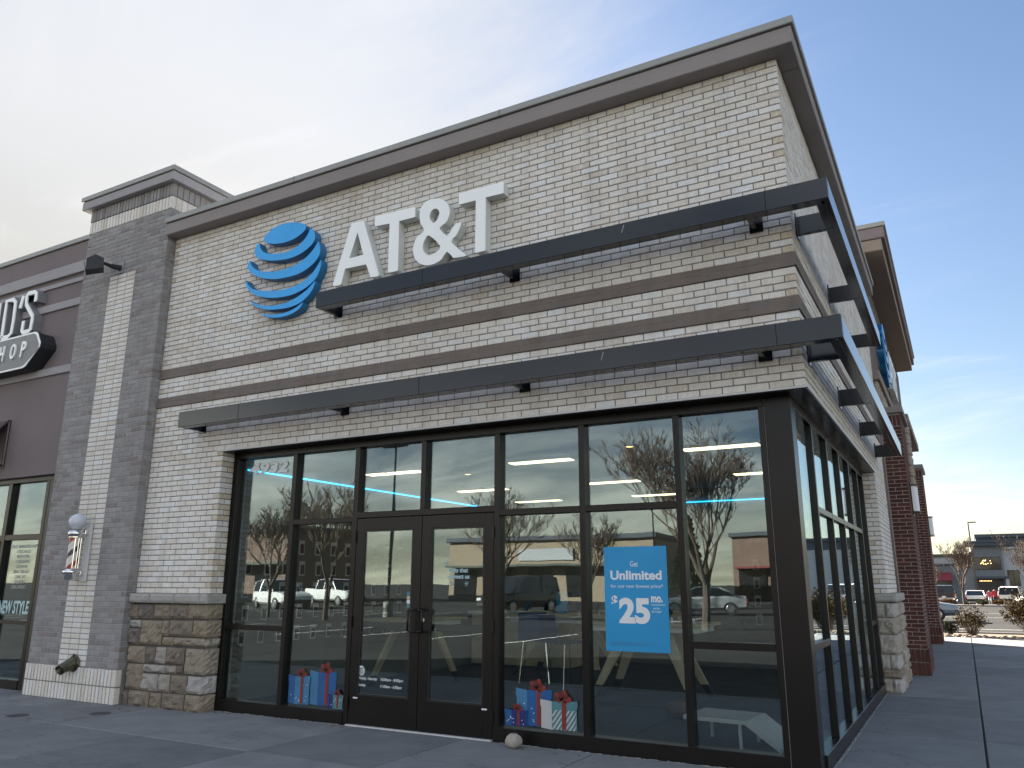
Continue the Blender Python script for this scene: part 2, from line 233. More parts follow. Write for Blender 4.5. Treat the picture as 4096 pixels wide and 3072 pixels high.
# ------------------------------------------------------------------ helpers
def tag(o, label=None, cat=None, group=None, kind=None):
    if label: o['label'] = label
    if cat: o['category'] = cat
    if group: o['group'] = group
    if kind: o['kind'] = kind
    return o
def link(o, parent=None):
    COL.objects.link(o)
    if parent is not None: o.parent = parent
    return o
def empty(name, loc=(0, 0, 0), rz=0.0, label=None, cat=None, group=None, parent=None):
    o = bpy.data.objects.new(name, None); o.empty_display_size = 0.2; o.location = loc; o.rotation_euler = (0, 0, rz)
    link(o, parent); tag(o, label, cat, group); return o
def copy_tree(o, parent=None):
    c = o.copy(); COL.objects.link(c); c.parent = parent
    for ch in list(o.children): copy_tree(ch, c)
    return c
class MB:
    def __init__(s): s.v = []; s.f = []; s.t = []; s.m = []; s.mats = []
    def mi(s, mat):
        if mat not in s.mats: s.mats.append(mat)
        return s.mats.index(mat)
    def add(s, vs, fs, tone=0.5, mat=None):
        b = len(s.v); s.v.extend(vs); k = s.mi(mat) if mat else 0
        for f in fs: s.f.append(tuple(i + b for i in f)); s.t.append(tone); s.m.append(k)
        return s
    def box(s, x0, x1, y0, y1, z0, z1, tone=0.5, mat=None):
        return s.add([(x0, y0, z0), (x1, y0, z0), (x1, y1, z0), (x0, y1, z0), (x0, y0, z1), (x1, y0, z1), (x1, y1, z1), (x0, y1, z1)],
                     [(0, 3, 2, 1), (4, 5, 6, 7), (0, 1, 5, 4), (1, 2, 6, 5), (2, 3, 7, 6), (3, 0, 4, 7)], tone, mat)
    def cbox(s, x0, x1, y0, y1, z0, z1, c=0.004, tone=0.5, mat=None, jit=0.0, rnd=None):
        vs = []; idx = {}
        X = (x0, x1); Y = (y0, y1); Z = (z0, z1)
        for i in (0, 1):
            for j in (0, 1):
                for k in (0, 1):
                    sx = c if i == 0 else -c; sy = c if j == 0 else -c; sz = c if k == 0 else -c
                    idx[i, j, k] = len(vs)
                    a = [[X[i], Y[j] + sy, Z[k] + sz], [X[i] + sx, Y[j], Z[k] + sz], [X[i] + sx, Y[j] + sy, Z[k]]]
                    if jit and rnd:
                        for q in a:
                            for w in range(3): q[w] += rnd.uniform(-jit, jit)
                    vs += [tuple(q) for q in a]
        V = lambda i, j, k, a: idx[i, j, k] + a
        fs = [(V(0, 0, 0, 0), V(0, 0, 1, 0), V(0, 1, 1, 0), V(0, 1, 0, 0)), (V(1, 0, 0, 0), V(1, 1, 0, 0), V(1, 1, 1, 0), V(1, 0, 1, 0)),
              (V(0, 0, 0, 1), V(1, 0, 0, 1), V(1, 0, 1, 1), V(0, 0, 1, 1)), (V(0, 1, 0, 1), V(0, 1, 1, 1), V(1, 1, 1, 1), V(1, 1, 0, 1)),
              (V(0, 0, 0, 2), V(0, 1, 0, 2), V(1, 1, 0, 2), V(1, 0, 0, 2)), (V(0, 0, 1, 2), V(1, 0, 1, 2), V(1, 1, 1, 2), V(0, 1, 1, 2))]
        for j in (0, 1):
            for k in (0, 1):
                q = (V(0, j, k, 1), V(1, j, k, 1), V(1, j, k, 2), V(0, j, k, 2)); fs.append(q if j != k else q[::-1])
        for i in (0, 1):
            for k in (0, 1):
                q = (V(i, 0, k, 0), V(i, 1, k, 0), V(i, 1, k, 2), V(i, 0, k, 2)); fs.append(q if i == k else q[::-1])
        for i in (0, 1):
            for j in (0, 1):
                q = (V(i, j, 0, 0), V(i, j, 1, 0), V(i, j, 1, 1), V(i, j, 0, 1)); fs.append(q if i != j else q[::-1])
        for i in (0, 1):
            for j in (0, 1):
                for k in (0, 1):
                    t = (V(i, j, k, 0), V(i, j, k, 1), V(i, j, k, 2)); fs.append(t if (i + j + k) % 2 == 0 else t[::-1])
        return s.add(vs, fs, tone, mat)
    def tube(s, p0, p1, r0, r1=None, n=8, tone=0.5, mat=None, caps=True):
        r1 = r0 if r1 is None else r1
        p0 = Vector(p0); p1 = Vector(p1); d = p1 - p0
        if d.length < 1e-6: return s
        q = d.to_track_quat('Z', 'Y'); vs = []
        for p, r in ((p0, r0), (p1, r1)):
            for i in range(n):
                a = 2 * math.pi * i / n; vs.append(tuple(p + q @ Vector((r * math.cos(a), r * math.sin(a), 0))))
        fs = [(i, (i + 1) % n, n + (i + 1) % n, n + i) for i in range(n)]
        if caps: fs += [tuple(range(n))[::-1], tuple(range(n, 2 * n))]
        return s.add(vs, fs, tone, mat)
    def path(s, pts, r, n=8, tone=0.5, mat=None):
        for a, b in zip(pts[:-1], pts[1:]): s.tube(a, b, r, r, n, tone, mat)
        for p in pts[1:-1]: s.sphere(p, r, 6, 4, tone, mat)
        return s
    def sphere(s, c, r, nu=16, nv=10, tone=0.5, mat=None, sc=(1, 1, 1)):
        vs = []; fs = []
        for j in range(nv + 1):
            th = math.pi * j / nv
            for i in range(nu):
                ph = 2 * math.pi * i / nu
                vs.append((c[0] + r * sc[0] * math.sin(th) * math.cos(ph), c[1] + r * sc[1] * math.sin(th) * math.sin(ph), c[2] + r * sc[2] * math.cos(th)))
        for j in range(nv):
            for i in range(nu): fs.append((j * nu + i, (j + 1) * nu + i, (j + 1) * nu + (i + 1) % nu, j * nu + (i + 1) % nu))
        return s.add(vs, fs, tone, mat)
    def lathe(s, prof, c, n=24, tone=0.5, mat=None, a0=0.0, a1=2 * math.pi):
        vs = []; fs = []; full = abs(a1 - a0 - 2 * math.pi) < 1e-6; m = n if full else n + 1
        for (r, z) in prof:
            for i in range(m):
                a = a0 + (a1 - a0) * i / n; vs.append((c[0] + r * math.cos(a), c[1] + r * math.sin(a), c[2] + z))
        for j in range(len(prof) - 1):
            for i in range(n):
                k = (i + 1) % m; fs.append((j * m + i, j * m + k, (j + 1) * m + k, (j + 1) * m + i))
        return s.add(vs, fs, tone, mat)
    def prism(s, outer, y0, y1, holes=(), mat=None, side=None, ax='xz', tone=0.5):
        loops = [[Vector((p[0], p[1], 0)) for p in outer]] + [[Vector((p[0], p[1], 0)) for p in h] for h in holes]
        tris = tessellate_polygon(loops); flat = [p for l in loops for p in l]
        def P3(p, d):
            if ax == 'xz': return (p[0], d, p[1])
            if ax == 'yz': return (d, p[0], p[1])
            return (p[0], p[1], d)
        n = len(flat); vs = [P3(p, y0) for p in flat] + [P3(p, y1) for p in flat]
        # front faces look towards y0 side (away from y1)
        want = Vector(P3((0, 0), y0)) - Vector(P3((0, 0), y1)); fr = []; bk = []
        for t in tris:
            a, b, c = (Vector(vs[i]) for i in t); nn = (b - a).cross(c - a)
            t2 = tuple(t) if nn.dot(want) > 0 else tuple(t)[::-1]
            fr.append(t2); bk.append(tuple(i + n for i in t2[::-1]))
        s.add(vs, fr, tone, mat); 
        s.add(vs, bk, tone, mat)
        sd = []; o = 0
        for l in loops:
            k = len(l)
            for i in range(k): sd.append((o + i, o + (i + 1) % k, n + o + (i + 1) % k, n + o + i))
            o += k
        s.add(vs, sd, tone, side or mat)
        return s
    def mesh(s, name, mat=None):
        me = bpy.data.meshes.new(name); me.from_pydata(s.v, [], s.f); 
        a = me.attributes.new('tone', 'FLOAT', 'FACE'); a.data.foreach_set('value', s.t)
        for m in (s.mats or ([mat] if mat else [])): me.materials.append(MATS[m])
        if len(s.mats) > 1: me.polygons.foreach_set('material_index', s.m)
        me.update(); return me
    def build(s, name, mat=None, parent=None, smooth=False, **tg):
        me = s.mesh(name, mat)
        if smooth: me.polygons.foreach_set('use_smooth', [True] * len(me.polygons))
        o = bpy.data.objects.new(name, me); link(o, parent); tag(o, **tg); return o
def fix_normals(me):
    import bmesh
    bm = bmesh.new(); bm.from_mesh(me); bmesh.ops.remove_doubles(bm, verts=bm.verts, dist=1e-5); bmesh.ops.recalc_face_normals(bm, faces=bm.faces); bm.to_mesh(me); bm.free()
def smooth_loop(pts, k=3):
    n = len(pts); out = []
    for i in range(n):
        p0, p1, p2, p3 = (Vector(pts[(i + j - 1) % n]) for j in range(4))
        for a in range(k):
            t = a / k; out.append(tuple(0.5 * ((2 * p1) + (-p0 + p2) * t + (2 * p0 - 5 * p1 + 4 * p2 - p3) * t * t + (-p0 + 3 * p1 - 3 * p2 + p3) * t ** 3)))
    return out
def text_mesh(body, bold=0.0, shear=0.0, align='CENTER', spacing=1.0, extrude=0.0):
    cu = bpy.data.curves.new('text', 'FONT'); cu.body = body; cu.offset = bold; cu.shear = shear; cu.align_x = align; cu.space_character = spacing; cu.extrude = extrude; cu.resolution_u = 4
    o = bpy.data.objects.new('text_tmp', cu); COL.objects.link(o); bpy.context.view_layer.update()
    me = bpy.data.meshes.new_from_object(o.evaluated_get(bpy.context.evaluated_depsgraph_get()))
    bpy.data.objects.remove(o); bpy.data.curves.remove(cu); return me
def lettering(name, body, x0, x1, z0, z1, y, mat, parent=None, bold=0.0, shear=0.0, depth=0.0015, spacing=1.0, keep=False, **tg):
    me = text_mesh(body, bold, shear, spacing=spacing, extrude=0.01)
    xs = [v.co.x for v in me.vertices]; ys = [v.co.y for v in me.vertices]; zs = [v.co.z for v in me.vertices]
    sx = (x1 - x0) / (max(xs) - min(xs)); sz = (z1 - z0) / (max(ys) - min(ys))
    mx, my, mz = min(xs), min(ys), max(zs)
    for v in me.vertices:
        v.co = Vector((x0 + (v.co.x - mx) * sx, y - (v.co.z + mz) / (2 * mz) * depth, z0 + (v.co.y - my) * sz))
    me.materials.clear(); me.materials.append(MATS[mat]); me.name = name
    o = bpy.data.objects.new(name, me); link(o, parent); tag(o, **tg); return o

BC = {}; RB = random.Random(11)
def brick_mesh(w, d, h, tone, mat, ch=0.004):
    tb = 2.0 if tone > 1.5 else round(tone * 7) / 7
    key = (round(w, 3), round(d, 3), round(h, 3), tb, mat)
    if key not in BC:
        m = MB(); m.cbox(-w / 2, w / 2, -d / 2, d / 2, -h / 2, h / 2, ch, tb, jit=0.0012, rnd=RB); BC[key] = m.mesh('brick', mat)
    return BC[key]
def lay(bricks, mat, parent, name='brick', limit=300, rest='brick_field', side_weight=1.0, ch=0.004):
    """bricks: axis-aligned boxes (x0,x1,y0,y1,z0,z1,tone). The ones that show largest become objects, the rest one mesh."""
    def score(b):
        d = math.dist(((b[0] + b[1]) / 2, (b[2] + b[3]) / 2, (b[4] + b[5]) / 2), (CX, CY, CZ))
        return d / (b[7] if len(b) > 7 else 1.0)
    order = sorted(bricks, key=score)
    for b in order[:limit]:
        o = bpy.data.objects.new(name, brick_mesh(b[1] - b[0], b[3] - b[2], b[5] - b[4], b[6], mat, ch))
        o.location = ((b[0] + b[1]) / 2, (b[2] + b[3]) / 2, (b[4] + b[5]) / 2); link(o, parent)
    if len(order) > limit:
        m = MB()
        for b in order[limit:]: m.cbox(*b[:6], ch, b[6], jit=0.0012, rnd=RB)
        m.build(rest, mat, parent, kind='stuff')

# ------------------------------------------------------------------ traced outlines (metres: X, Z on the front wall)
LET_A=[(-5.011, 5.706), (-4.822, 5.694), (-4.549, 4.944), (-4.569, 4.931), (-4.675, 4.938), (-4.752, 5.118), (-5.073, 5.126), (-5.124, 4.936), (-5.149, 4.927), (-5.238, 4.938), (-5.255, 4.956)]
LET_A_H=[(-4.91, 5.561), (-5.017, 5.247), (-4.801, 5.248)]
LET_T1=[(-4.634, 5.71), (-4.078, 5.691), (-4.061, 5.673), (-4.061, 5.563), (-4.29, 5.564), (-4.278, 4.954), (-4.293, 4.942), (-4.408, 4.944), (-4.423, 4.959), (-4.428, 5.566), (-4.638, 5.58), (-4.651, 5.597), (-4.65, 5.699)]
LET_T2=[(-3.453, 5.708), (-2.901, 5.704), (-2.887, 5.689), (-2.888, 5.567), (-3.112, 5.571), (-3.11, 4.956), (-3.123, 4.943), (-3.227, 4.942), (-3.241, 4.956), (-3.24, 5.569), (-3.454, 5.57), (-3.467, 5.585), (-3.466, 5.697)]
AMP=[(-3.785, 5.726), (-3.68, 5.686), (-3.608, 5.605), (-3.583, 5.519), (-3.6, 5.438), (-3.643, 5.384), (-3.717, 5.344), (-3.617, 5.23), (-3.563, 5.278), (-3.509, 5.343), (-3.467, 5.35), (-3.431, 5.345), (-3.427, 5.331), (-3.452, 5.265), (-3.495, 5.2), (-3.552, 5.135), (-3.363, 4.955), (-3.359, 4.941), (-3.373, 4.932), (-3.512, 4.943), (-3.529, 4.952), (-3.608, 5.037), (-3.678, 4.961), (-3.76, 4.928), (-3.853, 4.924), (-3.949, 4.954), (-4.028, 5.022), (-4.07, 5.115), (-4.069, 5.217), (-4.02, 5.309), (-3.926, 5.361), (-3.979, 5.459), (-3.998, 5.553), (-3.99, 5.641), (-3.949, 5.701), (-3.877, 5.73)]
AMP_H1=[(-3.785, 5.602), (-3.838, 5.58), (-3.858, 5.52), (-3.838, 5.467), (-3.798, 5.429), (-3.75, 5.457), (-3.724, 5.522), (-3.739, 5.574)]
AMP_H2=[(-3.854, 5.285), (-3.907, 5.254), (-3.937, 5.193), (-3.928, 5.119), (-3.887, 5.063), (-3.827, 5.042), (-3.76, 5.061), (-3.699, 5.123)]
GLOBE=[[(-6.494, 5.821), (-6.451, 5.879), (-6.334, 5.941), (-6.165, 5.966), (-5.971, 5.94), (-5.824, 5.891), (-5.755, 5.841), (-5.769, 5.793), (-5.846, 5.744), (-5.972, 5.705), (-6.138, 5.694), (-6.31, 5.718), (-6.451, 5.768)], [(-6.571, 5.788), (-6.524, 5.681), (-6.448, 5.622), (-6.295, 5.575), (-6.1, 5.553), (-5.913, 5.579), (-5.78, 5.653), (-5.706, 5.741), (-5.69, 5.794), (-5.626, 5.747), (-5.592, 5.668), (-5.609, 5.597), (-5.677, 5.538), (-5.788, 5.487), (-5.949, 5.455), (-6.139, 5.46), (-6.36, 5.496), (-6.54, 5.558), (-6.629, 5.635), (-6.643, 5.697), (-6.618, 5.76)], [(-6.716, 5.565), (-6.654, 5.466), (-6.547, 5.396), (-6.368, 5.341), (-6.148, 5.317), (-5.914, 5.335), (-5.734, 5.401), (-5.605, 5.494), (-5.535, 5.585), (-5.497, 5.499), (-5.497, 5.416), (-5.542, 5.339), (-5.654, 5.264), (-5.81, 5.213), (-6.018, 5.202), (-6.234, 5.217), (-6.459, 5.274), (-6.643, 5.367), (-6.743, 5.464), (-6.75, 5.524)], [(-6.756, 5.298), (-6.673, 5.19), (-6.541, 5.124), (-6.315, 5.071), (-6.05, 5.046), (-5.797, 5.072), (-5.6, 5.172), (-5.467, 5.327), (-5.466, 5.236), (-5.504, 5.143), (-5.552, 5.077), (-5.677, 5.004), (-5.855, 4.955), (-6.064, 4.947), (-6.305, 4.976), (-6.532, 5.047), (-6.68, 5.144), (-6.753, 5.234)], [(-6.677, 5.016), (-6.545, 4.94), (-6.343, 4.877), (-6.102, 4.853), (-5.872, 4.886), (-5.673, 4.967), (-5.54, 5.065), (-5.562, 4.979), (-5.627, 4.901), (-5.697, 4.851), (-5.773, 4.814), (-5.932, 4.787), (-6.143, 4.796), (-6.362, 4.83), (-6.554, 4.913)], [(-6.46, 4.798), (-6.257, 4.746), (-6.019, 4.729), (-5.837, 4.762), (-5.724, 4.818), (-5.746, 4.764), (-5.828, 4.715), (-5.968, 4.685), (-6.132, 4.685), (-6.302, 4.722)]]
STONES=[(-8.445, -8.274, 1.02, 1.204), (-8.274, -7.973, 1.026, 1.208), (-7.973, -7.67, 1.032, 1.212), (-7.67, -7.344, 1.039, 1.216), (-7.344, -7.054, 1.046, 1.22), (-8.418, -8.196, 0.919, 1.017), (-8.418, -8.179, 0.711, 0.915), (-8.183, -7.778, 0.719, 1.014), (-7.783, -7.659, 0.83, 1.02), (-7.654, -7.236, 0.832, 1.026), (-7.231, -7.046, 0.835, 1.033), (-7.757, -7.556, 0.724, 0.826), (-7.549, -7.132, 0.726, 0.828), (-7.127, -7.043, 0.728, 0.823), (-8.393, -8.049, 0.499, 0.702), (-8.043, -7.867, 0.509, 0.698), (-7.862, -7.664, 0.509, 0.705), (-7.659, -7.331, 0.511, 0.709), (-7.317, -7.032, 0.41, 0.707), (-8.372, -8.05, 0.185, 0.491), (-8.062, -7.656, 0.399, 0.495), (-7.65, -7.45, 0.402, 0.5), (-7.445, -7.337, 0.408, 0.501), (-8.066, -7.762, 0.183, 0.388), (-7.756, -7.545, 0.186, 0.393), (-7.538, -7.241, 0.183, 0.396), (-7.236, -7.034, 0.196, 0.397), (-8.417, -8.299, -0.027, 0.173), (-8.29, -7.891, -0.027, 0.181), (-7.884, -7.669, -0.021, 0.176), (-7.662, -7.263, -0.021, 0.186), (-7.256, -7.039, -0.021, 0.19)]

# ------------------------------------------------------------------ ground
def zg(y):
    if y < 24: return -0.13
    if y < 75: return -0.13 - 0.0055 * (y - 24)
    return -0.41 - 0.0145 * (min(y, 170) - 75)
gm = MB(); ys = [-900, -300, -60, -4.0, 0, 24, 40, 75, 120, 170, 300, 900, 3000]
vs = []; fs = []
for i, y in enumerate(ys): vs += [(-2500, y, zg(y)), (2500, y, zg(y))]
for i in range(len(ys) - 1): fs.append((2 * i, 2 * i + 1, 2 * i + 3, 2 * i + 2))
gm.add(vs, fs); gm.build('ground', 'asphalt', kind='structure')

walk = MB(); walk.box(-16, 3.2, -3.9, 0.2, -0.13, -0.014); walk.box(-0.6, 3.2, 0.2, 20.0, -0.13, -0.014)
walk = walk.build('sidewalk', 'black_gap', kind='structure')
rs = random.Random(3)
XJ = [-15.2, -13.7, -12.2, -10.7, -9.25, -7.80, -6.34, -4.84, -3.47, -2.10, -0.62, 0.965, 2.7]; YJ = [-3.85, -2.50, -1.28, 0.19]
def slab(x0, x1, y0, y1, dx=0.0):
    m = MB(); w = (x1 - x0) / 2 - 0.008; h = (y1 - y0) / 2 - 0.008
    m.cbox(-w, w, -h, h, -0.1, 0, 0.006)
    o = m.build('slab', 'concrete', walk); o.location = ((x0 + x1) / 2, (y0 + y1) / 2, rs.uniform(-0.002, 0.001))
for i in range(len(XJ) - 1):
    for j in range(3):
        slab(XJ[i], XJ[i + 1], YJ[j], YJ[j + 1] + (0 if j < 2 else 0.0))
YS = [0.19, 0.95, 2.49, 4.10, 5.73, 7.40, 9.07, 10.80, 12.51, 14.40, 16.31, 18.2, 20.0]
for j in range(len(YS) - 1):
    slab(-0.55, 0.964, YS[j], YS[j + 1]); slab(0.967, 2.7, YS[j], YS[j + 1])
kb = MB(); kb.cbox(-16, 2.85, -4.05, -3.9, -0.13, 0.0, 0.012); kb.cbox(2.7, 2.85, -3.9, 20.0, -0.13, 0.0, 0.012); kb.cbox(-6, 60, 22.9, 23.06, -0.13, 0.02, 0.012)
kb.build('kerb', 'kerb', kind='structure')
bed = MB(); bed.box(-0.2, 60, 20.0, 22.9, -0.13, -0.03); bed.build('planting_bed', 'bed_soil', kind='structure')
far_bed = MB(); far_bed.box(-40, 80, 76.0, 80.0, zg(78) - 0.05, zg(78) + 0.12); far_bed.build('far_verge', 'bed_soil', kind='structure')
fk = MB(); fk.cbox(-40, 80, 75.7, 75.98, zg(76) - 0.05, zg(76) + 0.14, 0.02); fk.build('far_kerb', 'kerb', kind='structure')
pm = MB()
for y in (28.4, 43.0, 51.5): 
    for dx in range(-6, 10): pm.add([(dx * 6, y, zg(y) + 0.006), (dx * 6 + 6.0, y, zg(y) + 0.006), (dx * 6 + 6.0, y + 0.13, zg(y + .13) + 0.006), (dx * 6, y + 0.13, zg(y + .13) + 0.006)], [(0, 1, 2, 3)])
for k in range(14):
    x = -46 + k * 2.75; pm.add([(x, -31.5, -0.124), (x + 0.1, -31.5, -0.124), (x + 0.1, -26.5, -0.124), (x, -26.5, -0.124)], [(0, 1, 2, 3)])
    pm.add([(x, -17.0, -0.124), (x + 0.1, -17.0, -0.124), (x + 0.1, -12.0, -0.124), (x, -12.0, -0.124)], [(0, 1, 2, 3)])
pm.build('road_marking', 'white_paint', kind='structure')

# ------------------------------------------------------------------ the store building
C = 0.0677; B = 0.2032; J = 0.010; LZ = 3.10
store = empty('retail_store', (0, 0, 0), label='light brick corner store with dark sunshades and a wall of glass', cat='building')
rb = random.Random(5)
def tone(): return min(1.0, max(0.0, rb.gauss(0.55, 0.23)))
def tant(p=0.6): return 2.0 if rb.random() < p else tone()
light = []; band = []
SW = 0.33
for r in range(1, 48):
    z0 = LZ + (47 - r) * C + J / 2; z1 = z0 + C - J
    odd = r % 2 == 1; isb = r in (30, 31, 36, 37); pr = 0.016 if isb else 0.0; J = 0.004 if isb else 0.010
    if isb: z0 = LZ + (47 - r) * C + 0.002; z1 = z0 + C - 0.004
    L_ = band if isb else light
    def jy(): return rb.uniform(-0.0015, 0.0015)
    xe = -B / 2 if odd else -B          # left end of the corner brick module
    q = jy()
    L_.append((xe + J, pr + q * .3, -pr + q, (B - J if odd else B / 2 - J), z0, z1, tant(0.55) if odd else tone()))
    x1 = xe; k = 0
    while x1 > -8.405:
        x0 = max(x1 - B, -8.41); q = jy()
        if x1 - x0 > 0.03: L_.append((x0 + (J if x0 > -8.405 else 0.0), x1, -pr + q, 0.09, z0, z1, tone() if x1 - x0 > 0.14 else tant(0.5)))
        x1 = x0
    y0 = B if odd else B / 2
    while y0 < 7.79:
        y1 = min(y0 + B, 7.8); q = jy()
        if y1 - y0 > 0.03: L_.append((-0.09, pr + q, y0, y1 - J, z0, z1, tone(), SW))
        y0 = y1
J = 0.010
for i in range(26):
    z1 = LZ - i * C - J / 2; z0 = z1 - C + J; half = i % 2 == 0
    # left pier, corner at X=-7.03, jamb face looks +X
    xc = -7.03; q = rb.uniform(-0.0015, 0.0015)
    w = B / 2 if half else B
    light.append((xc - w + J, xc + q, q, (B - J if half else B / 2 - J), z0, z1, tant(0.4) if half else tone()))
    if not half: light.append((xc - 0.09, xc + q, B / 2, B - J, z0, z1, tant(0.2)))
    x1 = xc - w
    while x1 > -8.405:
        x0 = max(x1 - B, -8.41); q = rb.uniform(-0.0015, 0.0015)
        if x1 - x0 > 0.03: light.append((x0 + (J if x0 > -8.405 else 0.0), x1, q, 0.09, z0, z1, tone()))
        x1 = x0
    # pier on the side street, corner at (0, 5.95)
    yc = 5.95
    w = B / 2 if half else B
    light.append((-(B - J) if half else -(B / 2 - J), q, yc, yc + w - J, z0, z1, tone(), SW))
    if not half: light.append((-(B - J), -B / 2, yc + q, yc + 0.09, z0, z1, tant(0.3), SW))
    y0 = yc + w
    while y0 < 7.79:
        y1 = min(y0 + B, 7.8); q = rb.uniform(-0.0015, 0.0015)
        if y1 - y0 > 0.03: light.append((-0.09, q, y0, y1 - J, z0, z1, tone(), SW))
        y0 = y1
lay(light, 'brick_light', store, 'brick', 300, 'brick_field')
lay(band, 'brick_band', store, 'band_brick', 300, 'band_brick_field')
wb = MB(); G_ = 0.0065
wb.box(-8.41, -G_, G_, 0.18, LZ, 6.30); wb.box(-0.18, -G_, 0.18, 7.8, LZ, 6.30)
wb.box(-8.41, -7.03 - G_, G_, 0.195, 0, LZ); wb.box(-0.195, -G_, 5.95 + G_, 7.8, 0, LZ)
wb.build('wall', 'mortar', store)
bk_ = MB()
for q0, q1 in ((10, 12), (16, 18)):
    bk_.box(-8.41, 0.0145, -0.0145, 0.1, LZ + q0 * C + 0.004, LZ + q1 * C - 0.004); bk_.box(-0.1, 0.0145, 0.1, 7.79, LZ + q0 * C + 0.004, LZ + q1 * C - 0.004)
bk_.build('band_core', 'brick_band', store)
sr = random.Random(77)
def bead(name, a, b, n):
    m = MB(); pts = [(a[0] + (b[0] - a[0]) * i / n + sr.uniform(-.008, .008), a[1] + (b[1] - a[1]) * i / n + sr.uniform(-.008, .008), sr.uniform(-.004, .002)) for i in range(n + 1)]
    for p, q in zip(pts[:-1], pts[1:]):
        if sr.random() < 0.86: m.tube(p, q, sr.uniform(0.003, 0.009), sr.uniform(0.003, 0.009), 5)
    return m.build(name, 'sealant', store)
bead('sealant_bead', (-0.135, 0.45), (-0.135, 5.9), 110); bead('sealant_bead', (-6.9, 0.17), (-5.05, 0.17), 50); bead('sealant_bead', (-3.1, 0.17), (-0.3, 0.17), 70)
# roof, cornice, coping
ro = MB(); ro.box(-8.40, -0.2, 0.2, 18.4, 5.9, 6.25); ro.build('roof', 'roofing', store)
co = MB(); co.cbox(-8.415, 0.18, -0.18, 0.25, 6.285, 6.46, 0.008); co.cbox(-0.25, 0.18, 0.255, 7.35, 6.285, 6.46, 0.008); co.build('cornice', 'stucco_fascia', store)
cp = MB(); cp.cbox(-8.43, 0.205, -0.205, 0.25, 6.466, 6.545, 0.006); cp.cbox(-0.25, 0.205, 0.255, 7.37, 6.466, 6.545, 0.006); cp.build('coping', 'coping', store)
for xj in (-2.9, -5.95):
    m = MB(); m.box(xj - 0.003, xj + 0.003, -0.2062, -0.2, 6.467, 6.546); m.build('coping_seam', 'black_gap', store)
gp = MB(); gp.box(-8.41, 0.17, -0.17, 0.25, 6.458, 6.468); gp.box(-0.25, 0.17, 0.26, 7.33, 6.458, 6.468); gp.build('coping_joint', 'black_gap', store)
# lintel soffit and flashing edge
li = MB(); li.box(-7.03, -0.008, 0.010, 0.33, 3.076, 3.094); li.box(-0.33, -0.008, 0.33, 5.95, 3.076, 3.094); li.build('lintel_soffit', 'bronze', store)
fl = MB(); fl.box(-7.13, 0.012, -0.014, 0.008, 3.083, 3.1015); fl.box(-0.006, 0.012, 0.008, 6.0, 3.083, 3.1015); fl.build('lintel_flashing', 'steel_white', store)
# storefront on the front: frame, panes, doors
FY0, FY1, GY = 0.20, 0.32, 0.262
def member(name, x0, x1, y0, y1, z0, z1): 
    m = MB(); m.cbox(x0, x1, y0, y1, z0, z1, 0.003); return m.build(name, 'bronze', store)
member('head_rail', -7.03, -0.40, FY0, FY1, 3.0, 3.076)
member('jamb', -7.03, -6.955, FY0, FY1, 0.13, 3.0)
for x0, x1, z0 in ((-6.012, -5.948, 0.13), (-5.035, -4.97, 0.0), (-4.10, -4.04, 2.25), (-3.166, -3.102, 0.0), (-2.206, -2.142, 0.13), (-1.240, -1.180, 0.13), (-0.452, -0.402, 0.13)):
    member('mullion', x0, x1, FY0, FY1, z0, 3.0)
for x0, x1 in ((-5.948, -5.035), (-3.102, -2.206), (-2.142, -1.240)): member('transom', x0, x1, FY0 + 0.001, FY1, 2.145, 2.205)
member('transom', -4.97, -3.166, FY0 - 0.002, FY1, 2.185, 2.25)
for x0, x1 in ((-6.955, -6.012), (-1.180, -0.452)): member('mid_rail', x0, x1, FY0 + 0.001, FY1, 0.925, 0.985)
for x0, x1 in ((-7.03, -5.036), (-3.101, -0.402)): member('sill', x0, x1, FY0 - 0.012, FY1, 0.002, 0.13)
def pane(x0, x1, z0, z1, axis='x', y=GY):
    m = MB()
    if axis == 'x': m.box(x0, x1, y, y + 0.008, z0, z1)
    else: m.box(y - 0.008, y, x0, x1, z0, z1)
    return m.build('glass_pane', 'glass', store)
pane(-6.955, -6.012, 0.985, 3.0); pane(-6.955, -6.012, 0.13, 0.925)
pane(-5.948, -5.035, 2.205, 3.0); pane(-5.948, -5.035, 0.13, 2.145)
pane(-4.97, -4.10, 2.25, 3.0); pane(-4.04, -3.166, 2.25, 3.0)
pane(-3.102, -2.206, 2.205, 3.0); pane(-3.102, -2.206, 0.13, 2.145)
pane(-2.142, -1.240, 2.205, 3.0); pane(-2.142, -1.240, 0.13, 2.145)
pane(-1.180, -0.452, 0.985, 3.0); pane(-1.180, -0.452, 0.13, 0.925)
